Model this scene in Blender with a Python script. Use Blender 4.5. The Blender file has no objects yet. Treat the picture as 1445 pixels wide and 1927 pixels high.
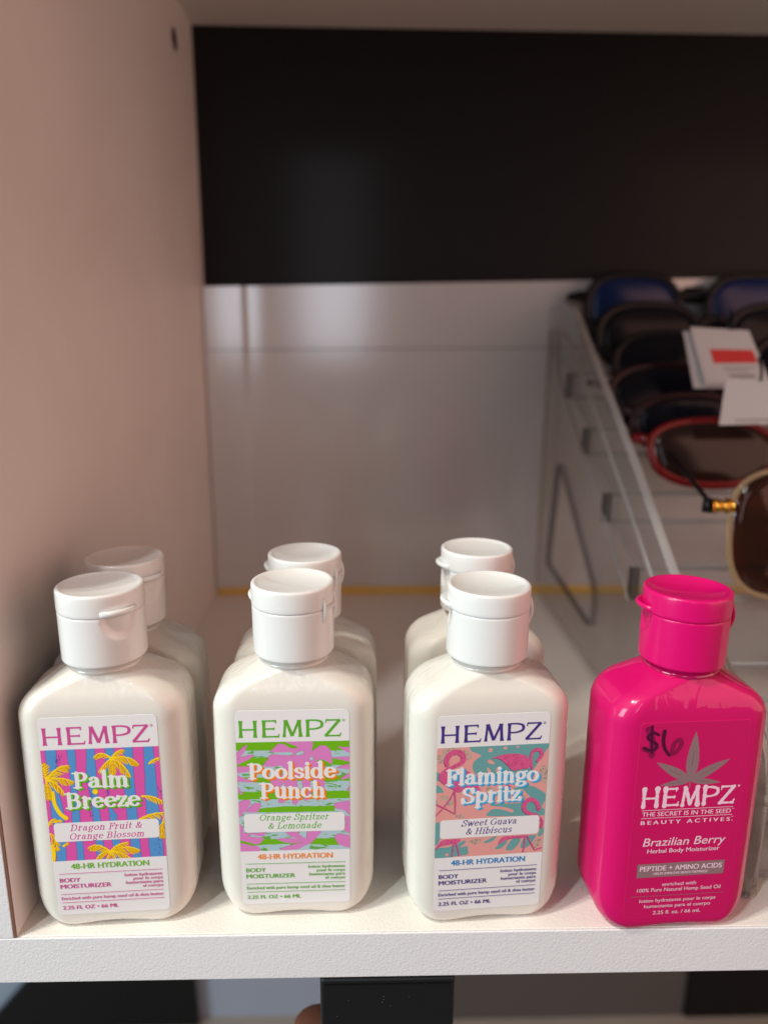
import bpy, bmesh, math, random
from mathutils import Vector, Matrix
from mathutils.geometry import delaunay_2d_cdt

random.seed(7)
S = 0.001                      # everything below is written in millimetres
scene = bpy.context.scene
COL = scene.collection

# ------------------------------------------------------------------ camera
cam_d = bpy.data.cameras.new('camera')
cam = bpy.data.objects.new('camera', cam_d)
COL.objects.link(cam)
FW = Vector((0.02588463, 0.97303299, -0.22920905))
RT = Vector((0.99966492, -0.02523234, 0.00577666))
UP = Vector((0.000162603, 0.229281778, 0.973360077))
CAM = Vector((100.42, -177.24, 167.95))
m = Matrix((RT, UP, -FW)).transposed().to_4x4()
m.translation = CAM * S
cam.matrix_world = m
cam_d.sensor_fit = 'HORIZONTAL'
cam_d.sensor_width = 36.0
cam_d.lens = 36.0 * 1361.65 / 1445.0
cam_d.clip_start = 0.005
cam_d.clip_end = 50.0
cam_d.dof.use_dof = True
cam_d.dof.focus_distance = 0.206
cam_d.dof.aperture_fstop = 8.6
scene.camera = cam

# ------------------------------------------------------------------ world and lamps (a lit shop interior)
w = bpy.data.worlds.new('World')
scene.world = w
w.use_nodes = True
bg = w.node_tree.nodes['Background']
bg.inputs[0].default_value = (0.76, 0.80, 0.79, 1)
bg.inputs[1].default_value = 0.10


def lamp(name, loc, target, size, power, col, size_y=None, shape='DISK', spread=180):
    d = bpy.data.lights.new(name, 'AREA')
    d.shape = shape
    d.size = size * S
    if size_y:
        d.size_y = size_y * S
    d.energy = power
    d.color = col
    d.spread = math.radians(spread)
    o = bpy.data.objects.new(name, d)
    COL.objects.link(o)
    o.location = Vector(loc) * S
    dr = (Vector(target) - Vector(loc)).normalized()
    o.rotation_euler = dr.to_track_quat('-Z', 'Y').to_euler()
    return o


lamp('ceiling_spot_light', (-490, -345, 1102), (90, 15, 0), 46, 4.9, (1.0, 0.965, 0.86))
lamp('ceiling_spot_light', (-560, -300, 1090), (90, 15, 0), 46, 4.9, (1.0, 0.965, 0.86))
lamp('ceiling_strip_light', (-468, -678, 1182), (100, 50, 0), 60, 5.4, (0.97, 1.0, 0.99), 420, 'RECTANGLE')
lamp('window_light', (5, -1500, 560), (100, 60, 80), 200, 2.0, (0.80, 0.88, 1.0), 900, 'RECTANGLE')
lamp('side_window_light', (-1000, -620, 300), (100, 10, 60), 500, 13.0, (0.80, 0.94, 1.0), 700, 'RECTANGLE')
lamp('warm_shop_light', (1250, -620, 420), (0, 120, 160), 1500, 11.6, (1.0, 0.535, 0.41), 1300, 'RECTANGLE')

vs = scene.view_settings
vs.view_transform = 'Standard'
vs.look = 'None'
vs.gamma = 1.0
vs.use_curve_mapping = False
vs.exposure = 0.0
scene.cycles.max_bounces = 12
scene.cycles.transparent_max_bounces = 24
scene.cycles.sample_clamp_indirect = 6.0


# ------------------------------------------------------------------ materials
def lin(c):
    c = c / 255.0
    return c / 12.92 if c <= 0.04045 else ((c + 0.055) / 1.055) ** 2.4


def rgb(r, g, b, k=1.0):
    return (lin(r) * k, lin(g) * k, lin(b) * k, 1)


def mat(name, col, rough=0.5, metal=0.0, coat=0.0, coat_rough=0.03, spec=0.5, sss=0.0, bump=None, rough_var=None,
        col_var=None, speck=None, coat_var=None, wrinkle=None):
    mt = bpy.data.materials.new(name)
    mt.use_nodes = True
    nt = mt.node_tree
    b = nt.nodes['Principled BSDF']
    b.inputs['Base Color'].default_value = col
    b.inputs['Roughness'].default_value = rough
    b.inputs['Metallic'].default_value = metal
    b.inputs['Coat Weight'].default_value = coat
    b.inputs['Coat Roughness'].default_value = coat_rough
    b.inputs['Specular IOR Level'].default_value = spec
    if sss:
        b.inputs['Subsurface Weight'].default_value = sss
        b.inputs['Subsurface Radius'].default_value = (1.0, 0.8, 0.6)
        b.inputs['Subsurface Scale'].default_value = 0.004
    tc = nt.nodes.new('ShaderNodeTexCoord')

    def noise(scale, detail=3, dist=0.0):
        n = nt.nodes.new('ShaderNodeTexNoise')
        n.inputs['Scale'].default_value = scale
        n.inputs['Detail'].default_value = detail
        n.inputs['Distortion'].default_value = dist
        nt.links.new(tc.outputs['Object'], n.inputs['Vector'])
        return n
    if bump:
        sc, st, dist, detail, distort = bump
        n = noise(sc, detail, distort)
        bp = nt.nodes.new('ShaderNodeBump')
        bp.inputs['Strength'].default_value = st
        bp.inputs['Distance'].default_value = dist
        nt.links.new(n.outputs['Fac'], bp.inputs['Height'])
        nt.links.new(bp.outputs['Normal'], b.inputs['Normal'])
    if wrinkle:
        sc, st, dist = wrinkle
        mp = nt.nodes.new('ShaderNodeMapping')
        mp.inputs['Scale'].default_value = (1.0, 1.0, 0.55)
        nt.links.new(tc.outputs['Object'], mp.inputs['Vector'])
        n = noise(sc, 2.5, 1.4)
        nt.links.new(mp.outputs['Vector'], n.inputs['Vector'])
        bp = nt.nodes.new('ShaderNodeBump')
        bp.inputs['Strength'].default_value = st
        bp.inputs['Distance'].default_value = dist
        nt.links.new(n.outputs['Fac'], bp.inputs['Height'])
        nt.links.new(bp.outputs['Normal'], b.inputs['Coat Normal'])
    if rough_var:
        sc, lo, hi = rough_var
        n = noise(sc, 4)
        mr = nt.nodes.new('ShaderNodeMapRange')
        mr.inputs['From Min'].default_value = 0.3
        mr.inputs['From Max'].default_value = 0.7
        mr.inputs['To Min'].default_value = lo
        mr.inputs['To Max'].default_value = hi
        nt.links.new(n.outputs['Fac'], mr.inputs['Value'])
        nt.links.new(mr.outputs['Result'], b.inputs['Roughness'])
    if speck:
        sc, size, keep, dark = speck
        vo = nt.nodes.new('ShaderNodeTexVoronoi')
        vo.inputs['Scale'].default_value = sc
        nt.links.new(tc.outputs['Object'], vo.inputs['Vector'])
        lt = nt.nodes.new('ShaderNodeMath')
        lt.operation = 'LESS_THAN'
        lt.inputs[1].default_value = size
        nt.links.new(vo.outputs['Distance'], lt.inputs[0])
        sp = nt.nodes.new('ShaderNodeSeparateColor')
        nt.links.new(vo.outputs['Color'], sp.inputs[0])
        gt = nt.nodes.new('ShaderNodeMath')
        gt.operation = 'GREATER_THAN'
        gt.inputs[1].default_value = keep
        nt.links.new(sp.outputs[0], gt.inputs[0])
        mu = nt.nodes.new('ShaderNodeMath')
        mu.operation = 'MULTIPLY'
        nt.links.new(lt.outputs[0], mu.inputs[0])
        nt.links.new(gt.outputs[0], mu.inputs[1])
        mx = nt.nodes.new('ShaderNodeMix')
        mx.data_type = 'RGBA'
        mx.inputs['A'].default_value = col
        mx.inputs['B'].default_value = dark
        nt.links.new(mu.outputs[0], mx.inputs['Factor'])
        nt.links.new(mx.outputs['Result'], b.inputs['Base Color'])
    if coat_var:
        sc, lo, hi = coat_var
        n = noise(sc, 5, 0.8)
        mr = nt.nodes.new('ShaderNodeMapRange')
        mr.inputs['From Min'].default_value = 0.42
        mr.inputs['From Max'].default_value = 0.68
        mr.inputs['To Min'].default_value = lo
        mr.inputs['To Max'].default_value = hi
        nt.links.new(n.outputs['Fac'], mr.inputs['Value'])
        nt.links.new(mr.outputs['Result'], b.inputs['Coat Roughness'])
    if col_var:
        sc, c2, lo, hi = col_var
        n = noise(sc, 5, 0.6)
        mr = nt.nodes.new('ShaderNodeMapRange')
        mr.inputs['From Min'].default_value = lo
        mr.inputs['From Max'].default_value = hi
        mx = nt.nodes.new('ShaderNodeMix')
        mx.data_type = 'RGBA'
        mx.inputs['A'].default_value = col
        mx.inputs['B'].default_value = c2
        nt.links.new(n.outputs['Fac'], mr.inputs['Value'])
        nt.links.new(mr.outputs['Result'], mx.inputs['Factor'])
        nt.links.new(mx.outputs['Result'], b.inputs['Base Color'])
    return mt


def clear_mat(name, tint, gloss_rough=0.03, haze=0.0, haze_col=(0.5, 0.5, 0.5, 1), ior=1.49):
    """thin clear plastic: lets light straight through, with Fresnel reflection and a little haze"""
    mt = bpy.data.materials.new(name)
    mt.use_nodes = True
    nt = mt.node_tree
    nt.nodes.remove(nt.nodes['Principled BSDF'])
    out = nt.nodes['Material Output']
    tr = nt.nodes.new('ShaderNodeBsdfTransparent')
    tr.inputs[0].default_value = tint
    gl = nt.nodes.new('ShaderNodeBsdfGlossy')
    gl.inputs['Roughness'].default_value = gloss_rough
    fr = nt.nodes.new('ShaderNodeFresnel')
    ge = nt.nodes.new('ShaderNodeNewGeometry')
    mr = nt.nodes.new('ShaderNodeMapRange')
    mr.inputs['To Min'].default_value = ior          # entering and leaving a thin sheet reflect alike
    mr.inputs['To Max'].default_value = 1.0 / ior
    nt.links.new(ge.outputs['Backfacing'], mr.inputs['Value'])
    nt.links.new(mr.outputs['Result'], fr.inputs['IOR'])
    m1 = nt.nodes.new('ShaderNodeMixShader')
    nt.links.new(fr.outputs[0], m1.inputs[0])
    nt.links.new(tr.outputs[0], m1.inputs[1])
    nt.links.new(gl.outputs[0], m1.inputs[2])
    last = m1
    if haze:
        df = nt.nodes.new('ShaderNodeBsdfDiffuse')
        df.inputs[0].default_value = haze_col
        m2 = nt.nodes.new('ShaderNodeMixShader')
        m2.inputs[0].default_value = haze
        nt.links.new(m1.outputs[0], m2.inputs[1])
        nt.links.new(df.outputs[0], m2.inputs[2])
        last = m2
    nt.links.new(last.outputs[0], out.inputs[0])
    return mt


M = {}
M['laminate'] = mat('white laminate', (0.81, 0.775, 0.715, 1), 0.42, bump=(1400, 0.4, 0.0004, 2, 0.8), speck=(60, 0.016, 0.6, (0.12, 0.10, 0.09, 1)))
M['laminate_edge'] = mat('embossed white edge', (0.74, 0.74, 0.745, 1), 0.5, bump=(1150, 0.27, 0.0006, 1.5, 1.0), speck=(70, 0.018, 0.72, (0.10, 0.09, 0.09, 1)))
M['laminate_wall'] = mat('satin white side wall', (0.76, 0.74, 0.72, 1), 0.45, bump=(1300, 0.14, 0.0002, 2, 0.8), col_var=(14, (0.71, 0.685, 0.66, 1), 0.35, 0.7))
M['edge_glue'] = mat('brown glue line', rgb(120, 82, 68), 0.7)
M['black_board'] = mat('black board', (0.0060, 0.0062, 0.0066, 1), 0.6, spec=0.2, coat=0.09, coat_rough=0.16, rough_var=(6, 0.5, 0.65))
M['white_gloss'] = mat('white gloss sheet', (0.58, 0.595, 0.60, 1), 0.45, spec=0.3, coat=1.0, coat_rough=0.15)
M['white_gloss'].node_tree.nodes['Principled BSDF'].inputs['Coat IOR'].default_value = 2.1
M['gold_trim'] = mat('gold trim', rgb(226, 190, 96), 0.45)
M['hole_shade'] = mat('drilled hole shade', rgb(30, 14, 10), 0.95, spec=0.1)  # near-black colour stands in for the shade inside the hole
M['bottle_white'] = mat('cream lotion in glossy bottle', (0.745, 0.71, 0.64, 1), 0.5, coat=0.85, coat_rough=0.03, spec=0.2, sss=0.35, speck=(95, 0.016, 0.80, (0.10, 0.07, 0.06, 1)), coat_var=(60, 0.015, 0.08), wrinkle=(170, 0.55, 0.0011))
M['cap_white'] = mat('white cap plastic', (0.77, 0.76, 0.735, 1), 0.28, coat=0.15, coat_rough=0.1, sss=0.15, bump=(300, 0.03, 0.0003, 2, 0.2))
M['bottle_pink'] = mat('hot pink lotion in glossy bottle', (0.62, 0.0020, 0.122, 1), 0.5, coat=0.7, coat_rough=0.025, spec=0.2, coat_var=(60, 0.015, 0.07), wrinkle=(110, 0.25, 0.0007))
M['cap_pink'] = mat('hot pink cap plastic', (0.66, 0.0025, 0.135, 1), 0.30, spec=0.35, coat=0.25, coat_rough=0.08, bump=(300, 0.03, 0.0003, 2, 0.2))
M['neck_clear'] = mat('clear plastic neck', (0.66, 0.63, 0.58, 1), 0.15, coat=1.0, coat_rough=0.02)
M['neck_pink'] = mat('clear pink neck', (0.50, 0.004, 0.10, 1), 0.15, coat=1.0, coat_rough=0.02)
M['acrylic'] = clear_mat('clear acrylic', (0.975, 0.975, 0.975, 1), 0.03, haze=0.06)
M['acrylic_edge'] = clear_mat('clear acrylic edge', (0.62, 0.61, 0.60, 1), 0.06, haze=0.42, haze_col=(0.58, 0.57, 0.56, 1))
M['black_plastic'] = mat('black plastic', (0.004, 0.004, 0.005, 1), 0.35, spec=0.25)
M['red_plastic'] = mat('dark red frame', (0.16, 0.002, 0.004, 1), 0.25, spec=0.3, coat=0.1)
M['burgundy'] = mat('burgundy frame', (0.022, 0.005, 0.007, 1), 0.3, spec=0.25)
M['clear_frame'] = clear_mat('honey clear frame', (0.90, 0.82, 0.70, 1), 0.05, haze=0.3, haze_col=rgb(214, 184, 140))
M['gold_metal'] = mat('gold metal', rgb(205, 150, 60), 0.22, metal=1.0)
M['lens_blue'] = mat('blue mirror lens', (0.003, 0.014, 0.085, 1), 0.15, spec=0.3)
M['lens_dark'] = mat('black lens', (0.006, 0.006, 0.010, 1), 0.16, spec=0.15)
M['lens_tint'] = clear_mat('brown see-through lens', (0.30, 0.16, 0.11, 1), 0.05, haze=0.05, haze_col=(0.10, 0.05, 0.035, 1))
M['lens_brown'] = mat('brown lens', (0.020, 0.009, 0.007, 1), 0.12, spec=0.3)
M['tag_card'] = mat('white tag card', (0.50, 0.46, 0.45, 1), 0.6)
M['tag_red'] = mat('red tag print', (0.55, 0.012, 0.010, 1), 0.6)
M['tag_grey'] = mat('grey tag print', (0.28, 0.25, 0.24, 1), 0.6)
M['black_case'] = mat('black leatherette case', (0.007, 0.007, 0.008, 1), 0.42, bump=(700, 0.15, 0.0003, 3, 0.3))
M['dust'] = mat('pale dust', (0.45, 0.43, 0.40, 1), 0.8)
M['skin'] = mat('brown skin', rgb(122, 74, 54), 0.5, sss=0.2, bump=(500, 0.25, 0.0004, 3, 0.4))
M['nail'] = mat('finger nail', rgb(165, 112, 92), 0.3)
M['grey_wall'] = mat('grey back wall', (0.32, 0.37, 0.45, 1), 0.5)
M['acrylic_slot'] = clear_mat('smoky slot edge', (0.46, 0.46, 0.47, 1), 0.1, haze=0.3, haze_col=(0.08, 0.075, 0.08, 1))
rg = bpy.data.materials.new('solid clear rod')
rg.use_nodes = True
rb = rg.node_tree.nodes['Principled BSDF']
rb.inputs['Base Color'].default_value = (0.86, 0.84, 0.82, 1)
rb.inputs['Transmission Weight'].default_value = 1.0
rb.inputs['Roughness'].default_value = 0.03
rb.inputs['IOR'].default_value = 1.49
M['rim_glass'] = rg
M['dark_grey'] = mat('dark grey board', (0.085, 0.075, 0.070, 1), 0.6)
M['tan_shelf'] = mat('tan lower shelf', (0.42, 0.37, 0.31, 1), 0.5)


# ------------------------------------------------------------------ helpers
def obj(name, me, parent=None, mats=()):
    o = bpy.data.objects.new(name, me)
    COL.objects.link(o)
    if parent is not None:
        o.parent = parent
    for q in mats:
        me.materials.append(q)
    return o


def tag(o, label, cat, group=None):
    o['label'] = label
    o['category'] = cat
    if group:
        o['group'] = group
    return o


def struct(o):
    o['kind'] = 'structure'
    return o


def empty(name, loc, rz=0.0):
    o = bpy.data.objects.new(name, None)
    COL.objects.link(o)
    o.location = Vector(loc) * S
    o.rotation_euler = (0, 0, rz)
    o.empty_display_size = 0.01
    return o


def mesh(name, verts, faces, smooth=False, midx=None):
    me = bpy.data.meshes.new(name)
    me.from_pydata([Vector(v) * S for v in verts], [], faces)
    if smooth:
        me.polygons.foreach_set('use_smooth', [True] * len(me.polygons))
    if midx:
        me.polygons.foreach_set('material_index', midx)
    me.update()
    return me


def box_mesh(name, x0, x1, y0, y1, z0, z1, bev=0.0, seg=2):
    bm = bmesh.new()
    vs_ = [bm.verts.new(Vector((x, y, z)) * S) for x in (x0, x1) for y in (y0, y1) for z in (z0, z1)]
    for f in ((0, 1, 3, 2), (4, 6, 7, 5), (0, 4, 5, 1), (2, 3, 7, 6), (0, 2, 6, 4), (1, 5, 7, 3)):
        bm.faces.new([vs_[i] for i in f])
    if bev:
        bmesh.ops.bevel(bm, geom=list(bm.edges), offset=bev * S, segments=seg, affect='EDGES', profile=0.5)
    bmesh.ops.recalc_face_normals(bm, faces=list(bm.faces))
    me = bpy.data.meshes.new(name)
    bm.to_mesh(me)
    bm.free()
    return me


def tube(pts, rad, n=10, closed=False, flat=1.0):
    """sweep a circle (or an ellipse) along a 3-D polyline -> verts, faces"""
    P = [Vector(p) for p in pts]
    V, Fc = [], []
    k = len(P)
    up0 = Vector((0, 1, 0.013))
    for i, p in enumerate(P):
        if closed:
            t = (P[(i + 1) % k] - P[i - 1]).normalized()
        else:
            t = (P[min(i + 1, k - 1)] - P[max(i - 1, 0)]).normalized()
        a = t.cross(up0)
        if a.length < 1e-3:
            a = t.cross(Vector((1, 0, 0)))
        a.normalize()
        b = t.cross(a)
        r = rad[i] if isinstance(rad, (list, tuple)) else rad
        for j in range(n):
            th = 2 * math.pi * j / n
            V.append(p + a * (r * math.cos(th)) + b * (r * flat * math.sin(th)))
    for i in range(k if closed else k - 1):
        i2 = (i + 1) % k
        for j in range(n):
            j2 = (j + 1) % n
            Fc.append((i * n + j, i * n + j2, i2 * n + j2, i2 * n + j))
    if not closed:
        Fc.append(tuple(range(n)))
        Fc.append(tuple((k - 1) * n + j for j in reversed(range(n))))
    return V, Fc


def smooth_pts(pts, n=8):
    """Catmull-Rom through the points (2-D or 3-D)"""
    P = [Vector(p) for p in pts]
    if len(P) < 3:
        return [P[0].lerp(P[-1], i / n) for i in range(n + 1)]
    Q = [P[0] * 2 - P[1]] + P + [P[-1] * 2 - P[-2]]
    out = []
    for i in range(1, len(Q) - 2):
        a, b, c, d = Q[i - 1:i + 3]
        for j in range(n):
            t = j / n
            out.append(0.5 * ((2 * b) + (c - a) * t + (2 * a - 5 * b + 4 * c - d) * t * t + (3 * b - a - 3 * c + d) * t ** 3))
    out.append(P[-1])
    return out


def bez(a, c, b, n=14):
    a, c, b = Vector(a), Vector(c), Vector(b)
    return [(1 - t) ** 2 * a + 2 * t * (1 - t) * c + t * t * b for t in [i / n for i in range(n + 1)]]


# ------------------------------------------------------------------ flat print: polygons -> triangles
def ccw(p):
    a = sum(p[i - 1][0] * p[i][1] - p[i][0] * p[i - 1][1] for i in range(len(p)))
    return p if a > 0 else list(reversed(p))


def union(polys):
    """triangles (three 2-D points) covering the union of the polygons"""
    V, E, P = [], [], []
    for p in polys:
        q = []
        for c in p:
            c = (float(c[0]), float(c[1]))
            if not q or abs(c[0] - q[-1][0]) + abs(c[1] - q[-1][1]) > 1e-4:
                q.append(c)
        if len(q) < 3:
            continue
        n = len(V)
        V += [Vector(c) for c in q]
        E += [(n + i, n + (i + 1) % len(q)) for i in range(len(q))]
        xs, ys = [c[0] for c in q], [c[1] for c in q]
        P.append((min(xs), max(xs), min(ys), max(ys), q))
    v, e, f, ov, oe, of = delaunay_2d_cdt(V, E, [], 0, 1e-6, False)
    cell = 1.0
    grid = {}
    for i, q in enumerate(P):
        for gx in range(int(q[0] // cell), int(q[1] // cell) + 1):
            for gy in range(int(q[2] // cell), int(q[3] // cell) + 1):
                grid.setdefault((gx, gy), []).append(i)
    out = []
    for t in f:
        tri = [(v[i].x, v[i].y) for i in t]
        ar = (tri[1][0] - tri[0][0]) * (tri[2][1] - tri[0][1]) - (tri[1][1] - tri[0][1]) * (tri[2][0] - tri[0][0])
        if abs(ar) < 1e-7:
            continue
        cx, cy = sum(p[0] for p in tri) / 3, sum(p[1] for p in tri) / 3
        for i in grid.get((int(cx // cell), int(cy // cell)), ()):
            x0, x1, y0, y1, q = P[i]
            if not (x0 <= cx <= x1 and y0 <= cy <= y1):
                continue
            wn = 0
            ax, ay = q[-1]
            for bx, by in q:
                if ay <= cy:
                    if by > cy and (bx - ax) * (cy - ay) - (by - ay) * (cx - ax) > 0:
                        wn += 1
                elif by <= cy and (bx - ax) * (cy - ay) - (by - ay) * (cx - ax) < 0:
                    wn -= 1
                ax, ay = bx, by
            if wn:
                out.append(tri)
                break
    return out


def clip(tris, r):
    x0, x1, y0, y1 = r
    out = []
    for p in tris:
        for ax, lim, sg in ((0, x0, 1), (0, x1, -1), (1, y0, 1), (1, y1, -1)):
            q = []
            for i in range(len(p)):
                a, b = p[i - 1], p[i]
                da, db = sg * (a[ax] - lim), sg * (b[ax] - lim)
                if (da >= 0) != (db >= 0):
                    t = da / (da - db)
                    q.append((a[0] + (b[0] - a[0]) * t, a[1] + (b[1] - a[1]) * t))
                if db >= 0:
                    q.append(b)
            p = q
            if len(p) < 3:
                break
        if len(p) >= 3:
            out.append(p)
    return out


def circ(cx, cy, rx, ry=None, n=16, a=0.0):
    ry = rx if ry is None else ry
    o = []
    for i in range(n):
        t = 2 * math.pi * i / n
        x, y = rx * math.cos(t), ry * math.sin(t)
        o.append((cx + x * math.cos(a) - y * math.sin(a), cy + x * math.sin(a) + y * math.cos(a)))
    return o


def rrect(x0, x1, y0, y1, r, n=6):
    o = []
    for cx, cy, a0 in ((x1 - r, y0 + r, -90), (x1 - r, y1 - r, 0), (x0 + r, y1 - r, 90), (x0 + r, y0 + r, 180)):
        for i in range(n + 1):
            a = math.radians(a0 + 90 * i / n)
            o.append((cx + r * math.cos(a), cy + r * math.sin(a)))
    return o


def ribbon(pts, wfun, cap=True, ncap=8):
    """variable-width stroke -> list of quads and round ends; wfun(t, tangent) gives the half width"""
    P = [Vector((p[0], p[1])) for p in pts]
    k = len(P)
    Ls, Rs, Ws = [], [], []
    for i, p in enumerate(P):
        t = P[min(i + 1, k - 1)] - P[max(i - 1, 0)]
        if t.length < 1e-9:
            t = Vector((1, 0))
        t.normalize()
        nrm = Vector((-t.y, t.x))
        h = wfun(i / max(1, k - 1), t)
        Ls.append(p + nrm * h)
        Rs.append(p - nrm * h)
        Ws.append(h)
    out = []
    for i in range(k - 1):
        q = [Ls[i], Rs[i], Rs[i + 1], Ls[i + 1]]
        # a folded quad is split so that each piece stays simple
        for tri in ((q[0], q[1], q[2]), (q[0], q[2], q[3])):
            a = (tri[1] - tri[0]).cross(tri[2] - tri[0])
            if abs(a) > 1e-9:
                out.append([tuple(z) for z in tri])
    if cap:
        for p, h in ((P[0], Ws[0]), (P[-1], Ws[-1])):
            out.append(circ(p.x, p.y, h, h, ncap))
    return out


# ------------------------------------------------------------------ a small stroke alphabet with serifs
def Ln(*p):
    o = []
    for a, b in zip(p, p[1:]):
        o += [(a[0] + (b[0] - a[0]) * i / 4, a[1] + (b[1] - a[1]) * i / 4) for i in range(5)]
    return o


def Ar(cx, cy, rx, ry, a0, a1, n=22):
    return [(cx + rx * math.cos(math.radians(a0 + (a1 - a0) * i / n)), cy + ry * math.sin(math.radians(a0 + (a1 - a0) * i / n))) for i in range(n + 1)]


def Sm(*p):
    return [tuple(q) for q in smooth_pts([Vector((a, b)) for a, b in p], 5)]


def Sf(x, y, l=0.2):
    return ('s', [(x - l, y), (x + l, y)])


def Fl(x, y):
    return ('s', [(x - 0.2, y - 0.05), (x, y - 0.02)])


def Dt(x, y, r):
    return ('d', (x, y, r))


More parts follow.
